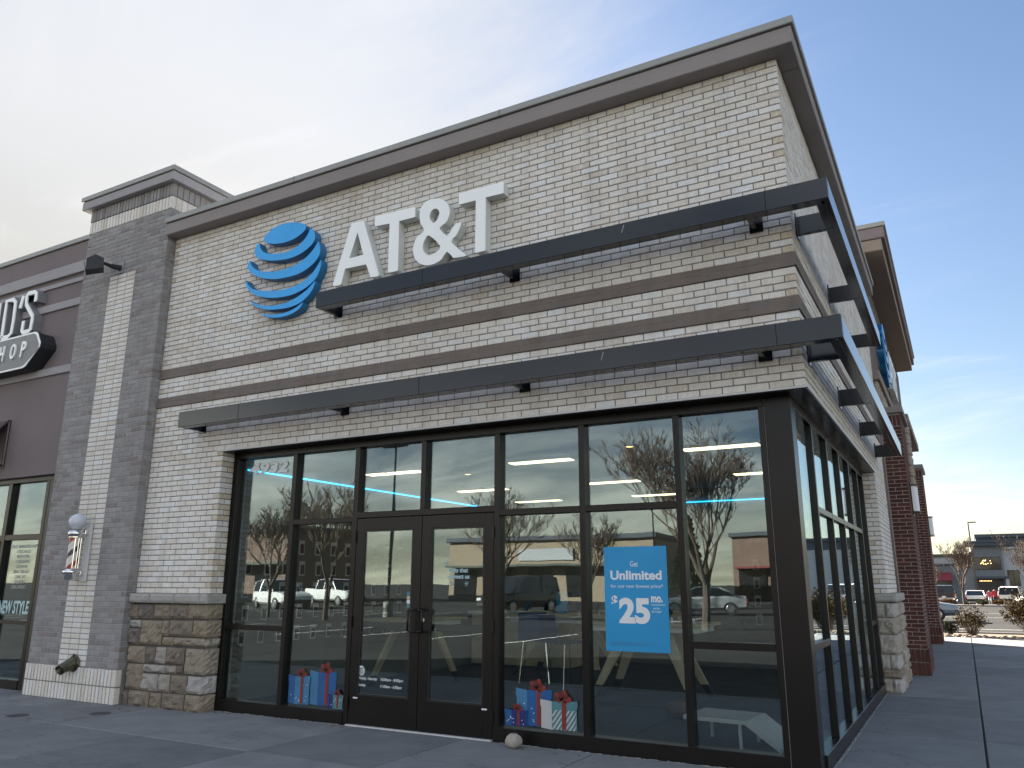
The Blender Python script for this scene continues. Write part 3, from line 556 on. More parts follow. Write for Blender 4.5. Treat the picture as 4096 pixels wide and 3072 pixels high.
for s in (-1, 1):
    a, b = (-4.965, -4.071) if s < 0 else (-4.063, -3.171)
    ga, gb = (-4.862, -4.185) if s < 0 else (-3.945, -3.285)
    dr = MB(); y0, y1 = 0.205, 0.25
    dr.cbox(a, ga, y0, y1, 0.012, 2.178, 0.003); dr.cbox(gb, b, y0, y1, 0.012, 2.178, 0.003); dr.cbox(ga, gb, y0, y1, 0.012, 0.31, 0.002); dr.cbox(ga, gb, y0, y1, 2.045, 2.178, 0.002)
    d = dr.build('door', 'bronze', store)
    st = MB()
    for (p, q, r_, t_) in ((ga, gb, 0.31, 0.325), (ga, gb, 2.03, 2.045), (ga, ga + 0.014, 0.325, 2.03), (gb - 0.014, gb, 0.325, 2.03)): st.box(p, q, 0.212, 0.246, r_, t_)
    st.build('glazing_stop', 'black_plastic', d)
    g = MB(); g.box(ga, gb, 0.228, 0.235, 0.32, 2.04); g.build('door_glass', 'glass', d)
    h = MB(); mx, bx = (-4.078, -4.158) if s < 0 else (-4.045, -3.975)
    h.path([(mx, 0.206, 1.205), (mx, 0.135, 1.205), (bx, 0.125, 1.195), (bx, 0.125, 0.99), (mx, 0.135, 0.98), (mx, 0.206, 0.98)], 0.0115, 10); h.build('pull_handle', 'bronze', d, smooth=True)
    pb = MB(); pb.cbox(ga - 0.04, gb + 0.04, 0.262, 0.30, 0.985, 1.055, 0.004); pb.build('push_bar', 'black_plastic', d)
    for z in (0.22, 1.06, 1.98):
        hx = a - 0.012 if s < 0 else b + 0.002
        hg = MB(); hg.tube((hx + 0.004, 0.192, z - 0.06), (hx + 0.004, 0.192, z + 0.06), 0.011, n=8); hg.build('hinge', 'bronze', d)
    lb = MB(); lx = a + 0.06 if s < 0 else b - 0.12
    lb.box(lx, lx + 0.06, 0.2035, 0.2052, 0.272, 0.287); lb.build('maker_label', 'print_white', d)
    if s > 0:
        lk = MB(); lk.tube((-4.012, 0.206, 1.10), (-4.012, 0.197, 1.10), 0.019, n=14); lk.build('lock_cylinder', 'chrome', d)
th = MB(); th.box(-4.97, -3.166, 0.17, 0.32, -0.004, 0.012); th.build('threshold', 'steel_white', store)
# corner post and the side-street storefront
ps = MB(); ps.cbox(-0.396, -0.172, 0.198, 0.41, 0.0, 3.076, 0.004); ps.build('corner_post', 'bronze', store)
ps = MB(); ps.box(-0.404, -0.394, 0.206, 0.3, 0.0, 3.07); ps.build('post_seam', 'stucco_fascia', store)
SX0, SX1, SG = -0.32, -0.172, -0.206
member('head_rail', SX0, SX1, 0.41, 5.95, 3.0, 3.076); member('sill', SX0, SX1 + 0.02, 0.41, 5.95, 0.002, 0.13); member('jamb', SX0, SX1, 5.885, 5.95, 0.13, 3.0)
SM = [0.41, 1.27, 2.25, 3.225, 4.18, 5.16, 5.885]
for y in SM[1:6]: member('mullion', SX0, SX1, y, y + 0.055, 0.13, 3.0)
for i in range(6):
    a = SM[i] + (0.055 if i else 0.0); b = SM[i + 1]
    if i in (0, 5): member('mid_rail', SX0, SX1 - 0.002, a, b, 0.925, 0.985); pane(a, b, 0.985, 3.0, 'y', SG); pane(a, b, 0.13, 0.925, 'y', SG)
    else: member('transom', SX0, SX1 - 0.002, a, b, 2.145, 2.205); pane(a, b, 2.205, 3.0, 'y', SG); pane(a, b, 0.13, 2.145, 'y', SG)
# sunshades
for (z0, z1, xl, ye, bxs, bys) in ((4.585, 4.775, -5.27, 4.45, (-5.27, -2.84, -0.33), (0.27, 2.33, 4.38)), (3.37, 3.565, -7.47, 6.50, (-7.47, -5.08, -2.72, -0.34), (0.26, 2.31, 4.37, 6.43))):
    sh = MB()
    sh.cbox(xl, 0.365, -0.37, -0.325, z0, z1, 0.004); sh.cbox(0.32, 0.366, -0.325, ye, z0, z1, 0.004)
    sh = sh.build('sunshade', 'shade_metal', store)
    lp = MB(); lp.box(xl + 0.01, 0.30, -0.325, -0.25, z0 + 0.004, z0 + 0.012); lp.box(0.255, 0.32, -0.25, ye - 0.01, z0 + 0.004, z0 + 0.012); lp.box(xl + 0.01, 0.30, -0.325, -0.25, z1 - 0.012, z1 - 0.004); lp.box(0.255, 0.32, -0.25, ye - 0.01, z1 - 0.012, z1 - 0.004); lp.build('flange', 'shade_metal', sh)
    for x in bxs:
        m = MB(); m.cbox(x, x + 0.045, -0.325, -0.002, z0 + 0.002, z1 - 0.01, 0.003); m.box(x - 0.03, x + 0.09, -0.012, -0.001, z0 - 0.02, z1 + 0.02); m.build('bracket', 'shade_metal', sh)
    for y in bys:
        m = MB(); m.cbox(0.002, 0.32, y, y + 0.05, z0 + 0.002, z1 - 0.01, 0.003); m.box(0.001, 0.012, y - 0.03, y + 0.09, z0 - 0.02, z1 + 0.02); m.build('bracket', 'shade_metal', sh)
    for xj in (-0.142, -3.75, -6.4):
        if xj > xl: jn = MB(); jn.box(xj - 0.003, xj + 0.003, -0.3712, -0.3695, z0, z1); jn.build('joint', 'black_gap', sh)
    sc_ = MB(); sc_.add([(-1.62 + (z1 - 4) * .2, -0.3708, z0 + 0.09), (-1.612 + (z1 - 4) * .2, -0.3708, z0 + 0.09), (-1.585 + (z1 - 4) * .2, -0.3708, z0 + 0.165), (-1.593 + (z1 - 4) * .2, -0.3708, z0 + 0.165)], [(0, 1, 2, 3)]); sc_.build('scratch', 'stucco_band', sh)
# stone base of the left pier
def rock_block(x0, x1, y0, y1, z0, z1, tone_, seed, faces=('f',), amp=0.036):
    """block with a rough-split front (-Y) and, where wanted, a rough side (+X)"""
    rr = random.Random(seed); m = MB(); nx = max(4, int((x1 - x0) / 0.03)); nzz = max(4, int((z1 - z0) / 0.03)); ny = max(4, int((y1 - y0) / 0.035)); px_, pz_ = rr.uniform(0, 9), rr.uniform(0, 9)
    def grid(na, nb, fn):
        vs = []; fs = []
        for j in range(nb + 1):
            for i in range(na + 1):
                e = 0.0 if (i in (0, na) or j in (0, nb)) else 1.0
                vs.append(fn(i / na, j / nb, e))
        for j in range(nb):
            for i in range(na): fs.append((j * (na + 1) + i, j * (na + 1) + i + 1, (j + 1) * (na + 1) + i + 1, (j + 1) * (na + 1) + i))
        m.add(vs, fs, tone_)
    c = 0.012
    grid(nx, nzz, lambda u, v, e: (x0 + (x1 - x0) * u + (rr.uniform(-.006, .006) * e if e else 0), y0 + c * (1 - e) - e * amp * (0.35 + 0.4 * math.sin(u * 7 * (x1 - x0) * 3 + px_) * math.cos(v * 6 + pz_) * min(1, 4 * u * (1 - u) + .3) + rr.uniform(-0.3, 0.35)), z0 + (z1 - z0) * v))
    if 's' in faces: grid(ny, nzz, lambda u, v, e: (x1 - c * (1 - e) * 0 + e * rr.uniform(0.0, 1.0) * amp, y0 + c + (y1 - y0 - c) * u, z0 + (z1 - z0) * v))
    else: m.add([(x1, y0 + c, z0), (x1, y1, z0), (x1, y1, z1), (x1, y0 + c, z1)], [(0, 1, 2, 3)], tone_)
    m.add([(x0, y0 + c, z0), (x0, y1, z0), (x0, y1, z1), (x0, y0 + c, z1)], [(3, 2, 1, 0)], tone_)
    m.add([(x0, y0 + c, z1), (x1, y0 + c, z1), (x1, y1, z1), (x0, y1, z1)], [(0, 1, 2, 3)], tone_)
    m.add([(x0, y0 + c, z0), (x1, y0 + c, z0), (x1, y1, z0), (x0, y1, z0)], [(3, 2, 1, 0)], tone_)
    return m
STONE_TONE = [0.25, 0.05, 0.35, 0.2, 0.45, 0.95, 0.05, 0.45, 0.4, 0.22, 0.5, 0.5, 0.55, 0.9, 0.45, 0.1, 0.8, 0.2, 0.6, 0.35, 0.9, 0.7, 0.1, 0.85, 0.75, 0.25, 0.95, 0.1, 0.28, 0.3, 0.22, 0.4]
for i, (x0, x1, z0, z1) in enumerate(STONES):
    corner = x1 > -7.15
    x0 = max(x0 + 0.006, -8.43); xx1 = -7.0 if corner else x1 - 0.006
    if x0 > xx1 - 0.03: continue
    o = rock_block(x0, xx1, -0.045, 0.195 if corner else 0.05, max(z0 + 0.006, 0.0), z1 - 0.006, STONE_TONE[i], 40 + i, ('f', 's') if corner else ('f',)).build('stone', 'stone', store)
for bx_ in ((-8.41, -7.04, -0.012, 0.18, 0, 1.225), (-0.18, 0.02, 5.98, 7.8, 0, 1.225)):
    sm = MB(); sm.box(*bx_); sm.build('stone_mortar', 'stone_joint', store)
for x0, x1 in ((-8.46, -8.02), (-8.015, -7.56), (-7.555, -7.10), (-7.095, -6.965)):
    m = rock_block(max(x0, -8.41), x1, -0.10, 0.195, 1.228, 1.337, 0.5, int(x0 * -100), ('f', 's') if x1 > -7 else ('f',), 0.008); m.build('ledge_stone', 'precast', store)
# stone base of the side-street pier: the jamb looks -Y, the street face +X
ry = random.Random(8); zc = 0.0
for k, hh in enumerate((0.19, 0.12, 0.20, 0.27, 0.23, 0.20)):
    cuts = [-0.19, 0.055] if k % 3 != 2 and k != 0 else [-0.19, -0.06, 0.055]
    for a, b in zip(cuts[:-1], cuts[1:]):
        last = b > 0
        rock_block(a + 0.004, b - (0.0 if last else 0.004), 5.925, (6.35 + 0.12 * (k % 2)) if last else 6.0, zc + 0.004, zc + hh - 0.004, ry.uniform(0.7, 1.0) if k != 1 else 0.3, 90 + k * 3 + int(a * 10), ('f', 's') if last else ('f',), 0.035 if last else 0.02).build('stone', 'stone', store)
    yy = 6.35 + 0.12 * (k % 2)
    while yy < 7.75:
        y1 = min(yy + ry.uniform(0.3, 0.5), 7.8)
        rock_block(-0.05, 0.055, yy + 0.006, y1 - 0.006, zc + 0.004, zc + hh - 0.004, ry.uniform(0.25, 0.9), 300 + int(yy * 20) + k, ('f', 's'), 0.045).build('stone', 'stone', store); yy = y1
    zc += hh
m = rock_block(-0.195, 0.10, 5.90, 7.8, 1.228, 1.337, 0.5, 77, ('f', 's'), 0.008); m.build('ledge_stone', 'precast', store)
# rear part of the side: red brick piers, stucco wall, stone band, overhanging cornice
rw = MB(); rw.box(-0.3, -0.02, 7.8, 18.35, 0, 7.4); rw.build('rear_wall', 'stucco_dark', store)
rl = MB(); rl.cbox(-0.02, 0.11, 7.86, 16.6, 4.93, 5.10, 0.01); rl.cbox(-0.02, 0.355, 11.2, 15.6, 4.75, 4.92, 0.01); rl.build('stone_cap', 'stucco_tan', store)
for k in range(9): rock_block(-0.02, 0.05, 7.9 + k * 0.25, 8.14 + k * 0.25, 4.60, 4.92, ry.uniform(0.5, 0.95), 500 + k, ('f', 's'), 0.03).build('stone', 'stone', store)
for k in range(6): rock_block(-0.02, 0.305, 11.3, 11.8, 3.4 + k * 0.225, 3.615 + k * 0.225, ry.uniform(0.5, 0.95), 520 + k, ('f', 's'), 0.04).build('stone', 'stone', store)
oc = MB(); oc.cbox(-1.2, 0.385, 8.0, 17.6, 7.36, 7.58, 0.01); oc.build('rear_cornice', 'stucco_tan', store)
oc = MB(); oc.cbox(-1.2, 0.445, 7.97, 17.9, 7.59, 7.80, 0.01); oc.build('rear_fascia', 'stucco_brown', store)
oc = MB(); oc.cbox(-1.2, 0.475, 7.94, 18.0, 7.805, 7.885, 0.006); oc.build('rear_coping', 'coping', store)
for py in (8.6, 16.68):
    pr_ = MB(); pr_.box(-0.02, 0.304, py + 0.006, py + 1.5, 0, 4.45); pier = pr_.build('brick_pier', 'mortar_red', store)
    bl = []; n_r = int((4.20 - 0.42) / C); x_r = 0.31
    for r in range(n_r + 1):
        z0 = 0.42 + r * C + J / 2; z1 = z0 + C - J
        if z1 > 4.21: break
        if r % 2: cuts = [0.0, B / 2, x_r]
        else: cuts = [0.0, x_r - B / 2, x_r]
        for i, (a, b) in enumerate(zip(cuts[:-1], cuts[1:])):
            last = b == x_r
            dp = (B / 2 if (r % 2) else B) if last else 0.09
            bl.append((a + J if i else a, b, py, py + dp - J, z0, z1, min(1, max(0, rb.gauss(.5, .25)))))
        y = py + (B / 2 if (r % 2) else B)
        while y < py + 1.49:
            y2 = min(y + B, py + 1.5); bl.append((x_r - 0.09, x_r, y, y2 - J, z0, z1, min(1, max(0, rb.gauss(.5, .25))))); y = y2
    for (zz0, zz1, pj) in ((0.0, 0.205, 0.018), (0.213, 0.418, 0.018), (4.215, 4.42, 0.0)):
        nx = 5
        for i in range(nx):
            a = i * (x_r + pj) / nx; b = (i + 1) * (x_r + pj) / nx
            bl.append((a + J / 2, b - (J / 2 if i < nx - 1 else 0), py - pj, py + 0.09, zz0 + 0.004, zz1 - 0.004, rb.random()))
        for i in range(14): bl.append((x_r - 0.05, x_r + pj, py + 0.10 + i * 0.1, py + 0.19 + i * 0.1, zz0 + 0.004, zz1 - 0.004, rb.random()))
    lay(bl, 'brick_red', pier, 'brick', 300, 'brick_field')
    cpm = MB(); cpm.cbox(-0.02, 0.37, py - 0.06, py + 1.56, 4.45, 4.565, 0.01); cpm.build('pier_cap', 'stucco_fascia', pier)

# ------------------------------------------------------------------ grey brick pilaster between the two shops
pil = empty('brick_pilaster', (-9.37, -0.14, 0), label='tall grey brick pilaster with a white stack-bond strip, capped cornice on top', cat='pilaster')
PX0, PX1, PY = -10.33, -8.415, -0.14
ox, oy = 9.37, 0.14
def loc_boxes(bs): return [(b[0] + ox, b[1] + ox, b[2] + oy, b[3] + oy, b[4], b[5], b[6]) + tuple(b[7:]) for b in bs]
pb_ = MB(); pb_.box(PX0 + ox, PX1 + ox - 0.004, PY + oy + 0.0045, 1.9 + oy, 0, 7.12); pb_.build('pilaster_core', 'mortar_grey', pil)
SX = (-9.665, -9.06)
gb = []; wbk = []; z = 0.415; r = 0
while z < 6.72 - 0.03:
    z0 = z + J / 2; z1 = min(z + C - J / 2, 6.722)
    strip = z1 < 5.90
    spans = [(PX0, SX[0]), (SX[1], PX1)] if strip else [(PX0, PX1)]
    for a, b in spans:
        x1 = b; first = True
        while x1 > a + 0.012:
            w = (B / 2 if (first and r % 2) else B); x0 = max(x1 - w, a)
            if x0 - a < 0.05 and x0 > a: x0 = a
            q = rb.uniform(-0.0015, 0.0015); cor = first and b == PX1
            gb.append((x0 + (J if x0 > a else 0), x1, PY + q, PY + ((B if r % 2 else B / 2) - J if cor else 0.09), z0, z1, min(1, max(0, rb.gauss(.45, .25)))))
            x1 = x0; first = False
    y = PY + (B if r % 2 else B / 2)
    if z < 6.6 or True:
        while y < (0.0 if z < 6.3 else 1.8):
            y2 = y + B; gb.append((PX1 - 0.09, PX1, y, y2 - J, z0, z1, min(1, max(0, rb.gauss(.35, .25))), 0.5)); y = y2
    if strip:
        for i in range(3):
            a = SX[0] + 0.012 + i * (SX[1] - SX[0] - 0.012) / 3; b = SX[0] + 0.012 + (i + 1) * (SX[1] - SX[0] - 0.012) / 3
            wbk.append((a + J / 2, b - J / 2, PY + 0.002 + rb.uniform(-0.001, 0.001), PY + 0.09, z0, z1, tone()))
    z += C; r += 1
lay(loc_boxes(gb), 'brick_grey', pil, 'brick', 300, 'brick_field')
lay(loc_boxes(wbk), 'brick_light', pil, 'strip_brick', 300, 'strip_brick_field')
lt = []; gt = []
n = 27
for i in range(n):
    a = PX0 + (PX1 - PX0) * i / n; b = PX0 + (PX1 - PX0) * (i + 1) / n
    for (z0, z1, pj) in ((0.0, 0.20, 0.022), (0.206, 0.41, 0.022), (6.727, 6.925, 0.008)):
        lt.append((a + 0.010, b - (0.006 if i < n - 1 else -pj), PY - pj + rb.uniform(-.001, .001), PY + 0.06, z0 + 0.004, z1 - 0.004, tone()))
    gt.append((a + 0.008, b - (0.005 if i < n - 1 else -0.014), PY - 0.014, PY + 0.06, 6.932, 7.122, min(1, max(0, rb.gauss(.45, .25)))))
for i in range(14):
    y = PY + 0.065 + i * 0.1
    lt.append((PX1 - 0.05, PX1 + 0.008, y + .004, y + 0.096, 6.731, 6.921, tone())); gt.append((PX1 - 0.05, PX1 + 0.014, y + .004, y + 0.096, 6.932, 7.122, 0.5))
lay(loc_boxes(lt), 'brick_light', pil, 'soldier_brick', 300); lay(loc_boxes(gt), 'brick_grey', pil, 'soldier_brick', 300)
sb_ = MB(); sb_.box(PX0 + ox, PX1 + ox + 0.010, PY + oy - 0.012, PY + oy + 0.1, 0, 0.41); sb_.build('soldier_mortar', 'mortar', pil)
cc_ = MB(); cc_.cbox(PX0 + ox - 0.12, PX1 + ox + 0.10, PY + oy - 0.10, 2.0 + oy, 7.126, 7.262, 0.008); cc_.build('cornice', 'stucco_band', pil)
cc_ = MB(); cc_.cbox(PX0 + ox - 0.14, PX1 + ox + 0.12, PY + oy - 0.12, 2.0 + oy, 7.268, 7.345, 0.006); cc_.build('coping', 'coping', pil)

# ------------------------------------------------------------------ neighbouring barber shop
nb = empty('barber_shop', (-12, 0, 0), label='brown stucco shop with pale bands, awning and dark windows left of the pilaster', cat='building')
NX = 12.0
def NB(x0, x1, y0, y1, z0, z1, name, mat, ch=0.0):
    m = MB(); m.cbox(x0 + NX, x1 + NX, y0, y1, z0, z1, ch) if ch else m.box(x0 + NX, x1 + NX, y0, y1, z0, z1)
    return m.build(name, mat, nb)
NB(-19, PX0, 0.0, 0.3, 3.03, 6.75, 'wall', 'stucco_brown')
NB(-19, PX0 - 0.01, -0.03, 6.0, 6.76, 6.84, 'coping', 'coping', 0.006)
for z0, z1, d in ((6.21, 6.39, 0.05), (6.06, 6.13, 0.03), (5.66, 5.78, 0.035), (4.58, 4.70, 0.035)): NB(-19, PX0 - 0.002, -d, 0.01, z0, z1, 'band', 'stucco_band', 0.004)
NB(-19, PX0, 0.3, 9.0, 6.4, 6.6, 'roof', 'roofing')
NB(-19, PX0 + 0.1, 0.08, 0.2, 2.955, 3.03, 'head_rail', 'bronze', 0.003)
for x0, x1 in ((-10.87, -10.79), (-11.86, -11.76), (-13.2, -13.1)): NB(x0, x1, 0.08, 0.2, 0.0, 2.955, 'mullion', 'bronze', 0.003)
NB(-10.79, -10.3, 0.085, 0.2, 0.0, 2.955, 'jamb_panel', 'black_plastic')
NB(-19, -11.86, 0.085, 0.2, 2.09, 2.17, 'transom', 'bronze', 0.003); NB(-11.76, -10.87, 0.085, 0.2, 2.09, 2.17, 'transom', 'bronze', 0.003); NB(-11.76, -10.87, 0.085, 0.2, 0.88, 0.935, 'mid_rail', 'bronze', 0.003)
NB(-11.76, -10.87, 0.07, 0.2, 0.0, 0.125, 'sill', 'bronze', 0.003); NB(-11.95, -11.87, 0.06, 0.2, 0.0, 2.08, 'door_stile', 'bronze', 0.003)
for a in ((-11.76, -10.87, 2.17, 2.955), (-11.76, -10.87, 0.935, 2.09), (-11.76, -10.87, 0.125, 0.88), (-13.1, -11.86, 2.17, 2.955), (-13.1, -11.95, 0.1, 2.09)): NB(a[0], a[1], 0.14, 0.148, a[2], a[3], 'glass_pane', 'glass')
m = MB(); m.box(-19 + NX, PX0 + NX, 0.4, 5.0, 0.0, 0.02); m.build('interior_floor', 'carpet', nb)
m = MB(); m.box(-19 + NX, PX0 + NX, 5.0, 5.2, 0.0, 6.4); m.box(-19.2 + NX, -19 + NX, 0.0, 5.2, 0.0, 6.4); m.box(PX0 + NX - 0.1, PX0 + NX, 0.35, 5.0, 0.0, 3.2); m.box(-19 + NX, PX0 + NX, 0.3, 5.0, 3.1, 3.2); m.build('interior_wall', 'inner_wall', nb)
# awning over its window
aw = empty('window_awning', (-12.9, 0, 3.2), label='maroon metal awning on the brown stucco wall, cut by the left picture edge', cat='awning')
m = MB(); zt, zb = 0.76, 0.03
m.add([(-1.5, -0.02, zt), (0.95, -0.02, zt), (0.95, -0.55, zb + 0.1), (-1.5, -0.55, zb + 0.1), (-1.5, -0.02, zt - 0.03), (0.95, -0.02, zt - 0.03), (0.95, -0.55, zb + 0.07), (-1.5, -0.55, zb + 0.07)], [(0, 1, 2, 3), (7, 6, 5, 4), (0, 4, 5, 1), (1, 5, 6, 2), (2, 6, 7, 3), (3, 7, 4, 0)]); m.build('panel', 'awning_maroon', aw)
for x in (-0.3, 0.955):
    f = MB(); f.tube((x, -0.02, 0.0), (x, -0.02, zt), 0.022, n=6); f.tube((x, -0.02, zt), (x, -0.56, zb + 0.1), 0.022, n=6); f.tube((x, -0.02, 0.03), (x, -0.56, zb + 0.1), 0.022, n=6); f.build('frame', 'awning_maroon', aw)
# its sign: slanted letters over a six-sided plaque
sg = empty('shop_sign', (-12.0, 0, 4.6), label='grey shop sign with tall slanted letters above a plaque reading HOP', cat='sign')
def sign_text(body, x0, x1, z0, z1, yf, dep, shear, bold):
    o = lettering('letter', body, x0 + 12, x1 + 12, z0 - 4.6, z1 - 4.6, yf, 'sign_white', sg, bold=bold, shear=shear, depth=0.02); return o
def slab_poly(pts, y0, y1, name, mat, side=None, par=None, mats=None, holes=()):
    m = MB(); m.prism([(x + 12, z - 4.6) for x, z in pts], y0, y1, [[(x + 12, z - 4.6) for x, z in h] for h in holes], mat, side or mat); return m.build(name, None, par or sg)
# S, apostrophe, D as angular strokes (X, Z at the wall, front at y=-0.16)
def stroke(pts, w):
    L_, R_ = [], []
    for i, p in enumerate(pts):
        a = Vector(pts[max(i - 1, 0)]); b = Vector(pts[min(i + 1, len(pts) - 1)]); d = (b - a).normalized(); n_ = Vector((-d.y, d.x)) * w / 2
        L_.append(tuple(Vector(p) + n_)); R_.append(tuple(Vector(p) - n_))
    return L_ + R_[::-1]
def block_letter(pts, w):
    slab_poly(stroke(pts, w + 0.03), -0.13, -0.002, 'letter_return', 'sign_return'); slab_poly(stroke(pts, w + 0.022), -0.136, -0.13, 'letter_rim', 'sign_grey'); slab_poly(stroke(pts, w), -0.15, -0.136, 'letter', 'sign_white')
block_letter([(-11.526, 5.842), (-11.531, 5.985), (-11.591, 6.015), (-11.759, 6.02), (-11.797, 5.981), (-11.773, 5.834), (-11.545, 5.602), (-11.537, 5.526), (-11.545, 5.374), (-11.585, 5.352), (-11.739, 5.352), (-11.780, 5.388), (-11.775, 5.555)], 0.07)
block_letter([(-11.891, 6.005), (-11.938, 5.798)], 0.075)
block_letter([(-12.345, 5.345), (-12.36, 5.713), (-12.368, 5.995), (-12.176, 5.99), (-12.100, 5.93), (-12.078, 5.613), (-12.085, 5.395), (-12.165, 5.345), (-12.345, 5.345)], 0.07)
block_letter([(-12.53, 5.36), (-12.56, 5.99)], 0.07)
PL = [(-13.2, 5.245), (-11.174, 5.248), (-11.107, 5.219), (-10.998, 5.05), (-11.007, 4.979), (-11.313, 4.708), (-11.388, 4.687), (-13.2, 4.68)]
def shrink(p, d):
    c = (-12.3, 4.96); return [(x + (d if x < c[0] else -d), z + (d if z < c[1] else -d)) for x, z in p]
slab_poly(PL, -0.25, -0.003, 'plaque_return', 'sign_dark'); slab_poly(PL, -0.262, -0.25, 'plaque_rim', 'sign_white'); slab_poly(shrink(PL, 0.028), -0.266, -0.262, 'plaque_face', 'sign_grey')
for i, (ch, a, b) in enumerate((('H', -12.06, -11.925), ('O', -11.755, -11.607), ('P', -11.468, -11.333), ('S', -12.36, -12.22))):
    lettering('letter', ch, a + 12, b + 12, 4.864 - 4.6, 5.117 - 4.6, -0.266, 'sign_white', sg, bold=0.02, shear=0.08, depth=0.02)
# lettering on its window
wl_ = lettering('window_lettering', 'NEW STYLES', -11.74, -10.90, 1.02, 1.21, 0.138, 'print_cyan', bold=0.03, shear=0.12, label='NEW STYLES lettering low on the barber shop window', cat='lettering')
wl2 = lettering('window_lettering', 'BEST BARBERSHOP\nCHICAGO\nBOSTON\nLONDON\nDENVER\nSAN DIEGO\nDALLAS\nAUSTIN\nORLANDO', -11.62, -10.98, 1.38, 2.02, 0.138, 'print_grey', label='list of city names in pale letters on the barber shop window', cat='lettering')
pt = MB(); pt.box(-0.19, 0.19, -0.002, 0.002, -0.27, 0.27); pt = pt.build('poster', 'print_teal', label='teal poster with a skyline at the lower left picture edge', cat='poster'); pt.location = (-11.93, 0.05, 0.72)
for k in range(6):
    q = MB(); q.box(-0.14, 0.14 - 0.02 * (k % 3), -0.0035, -0.0022, 0.02 - 0.045 * k, 0.04 - 0.045 * k); q.build('text_line', 'sign_dark', pt)
for k, h in enumerate((0.06, 0.1, 0.13, 0.08, 0.11, 0.05)):
    q = MB(); q.box(-0.16 + k * 0.053, -0.115 + k * 0.053, -0.0035, -0.0022, 0.08, 0.08 + h); q.build('skyline_block', 'sign_dark', pt)

# ------------------------------------------------------------------ store sign on the front wall
sign = empty('store_sign', (-4.8, -0.12, 5.3), label='blue striped globe with large white AT&T letters on the front brick wall', cat='sign')
SO = (4.8, 0.12, -5.3)
def sp(outer, name, mat, side, holes=(), par=sign, trim=None):
    T = lambda ps: [(x + SO[0], z + SO[2]) for x, z in ps]
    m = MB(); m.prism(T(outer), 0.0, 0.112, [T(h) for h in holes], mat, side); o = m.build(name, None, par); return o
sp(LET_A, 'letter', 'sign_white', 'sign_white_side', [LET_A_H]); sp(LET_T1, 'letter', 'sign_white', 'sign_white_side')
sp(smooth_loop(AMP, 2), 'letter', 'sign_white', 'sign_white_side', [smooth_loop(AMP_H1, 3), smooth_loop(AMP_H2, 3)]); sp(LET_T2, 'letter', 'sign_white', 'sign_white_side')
def soft(loop):
    # keep the sharp horns, smooth the sweep
    n = len(loop); out = []
    for i in range(n):
        p0, p1, p2, p3 = (Vector(loop[(i + j - 1) % n]) for j in range(4))
        def sharp(a, b, c): return (b - a).normalized().dot((c - b).normalized()) < 0.35
        if sharp(p0, p1, p2): p0 = p1 - (p2 - p1)
        if sharp(p1, p2, p3): p3 = p2 + (p2 - p1)
        for a in range(3):
            t = a / 3; out.append(tuple(0.5 * ((2 * p1) + (-p0 + p2) * t + (2 * p0 - 5 * p1 + 4 * p2 - p3) * t * t + (-p0 + 3 * p1 - 3 * p2 + p3) * t ** 3)))
    return out
gl_ = empty('globe', (0, 0, 0), parent=sign)
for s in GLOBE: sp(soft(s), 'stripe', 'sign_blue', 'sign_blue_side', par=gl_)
s2 = copy_tree(sign); s2.location = (0.12, 11.72, 5.98); s2.rotation_euler = (0, 0, R(90)); s2['label'] = 'globe and letters sign seen edge-on under the rear cornice'

# ------------------------------------------------------------------ things fixed to the walls
fd = empty('flood_light', (-9.43, -0.14, 5.99), label='black floodlight on an arm high on the grey pilaster', cat='flood light')
m = MB(); m.cbox(-0.09, 0.09, -0.012, 0.0, -0.085, 0.085, 0.004); m.build('mounting_plate', 'sign_return', fd)
m = MB(); m.tube((0.02, -0.01, 0.0), (-0.03, -0.13, 0.0), 0.045, 0.035, 10); m.tube((-0.03, -0.13, 0.0), (-0.06, -0.24, 0.02), 0.028, 0.02, 10); m.build('arm', 'black_plastic', fd, smooth=False)
hd = MB(); hd.prism([(-0.26, -0.115), (-0.02, -0.09), (0.0, 0.05), (-0.10, 0.115), (-0.22, 0.06)], -0.15, 0.09, (), 'sign_dark', 'sign_dark', 'yz')
ho = hd.build('lamp_head', None, fd); ho.location = (-0.02, -0.24, 0.0); ho.rotation_euler = (R(14), 0, R(-34))
ln = MB(); ln.box(-0.10, 0.04, -0.262, -0.256, -0.09, 0.03); lo = ln.build('lens_plate', 'black_plastic', ho)
for dx in (-0.03, 0.0): 
    q = MB(); q.tube((dx, -0.262, -0.04), (dx, -0.266, -0.04), 0.012, n=10); q.build('led', 'lamp_clear', ho)
bp_ = empty('barber_pole', (-9.36, -0.14, 1.50), label='striped barber pole with chrome ends and a white globe on the pilaster', cat='barber pole')
m = MB(); m.cbox(-0.02, 0.10, -0.028, -0.001, -0.02, 0.74, 0.004); m.build('back_plate', 'steel_white', bp_)
m = MB(); m.cbox(0.02, 0.06, -0.08, -0.028, 0.60, 0.66, 0.004); m.cbox(0.02, 0.06, -0.08, -0.028, 0.06, 0.12, 0.004); m.build('bracket', 'chrome', bp_)
pc = (-0.02, -0.16, 0.0)
m = MB(); m.lathe([(0.0, 0.0), (0.055, 0.0), (0.068, 0.02), (0.072, 0.075), (0.10, 0.085), (0.105, 0.105), (0.10, 0.125), (0.085, 0.135), (0.075, 0.15), (0.0, 0.15)], pc, 24); m.build('base_cap', 'chrome', bp_, smooth=True)
m = MB(); m.lathe([(0.0, 0.545), (0.078, 0.545), (0.084, 0.555), (0.078, 0.565), (0.084, 0.575), (0.098, 0.585), (0.098, 0.64), (0.06, 0.645), (0.045, 0.675), (0.0, 0.675)], pc, 24); m.build('top_cap', 'chrome', bp_, smooth=True)
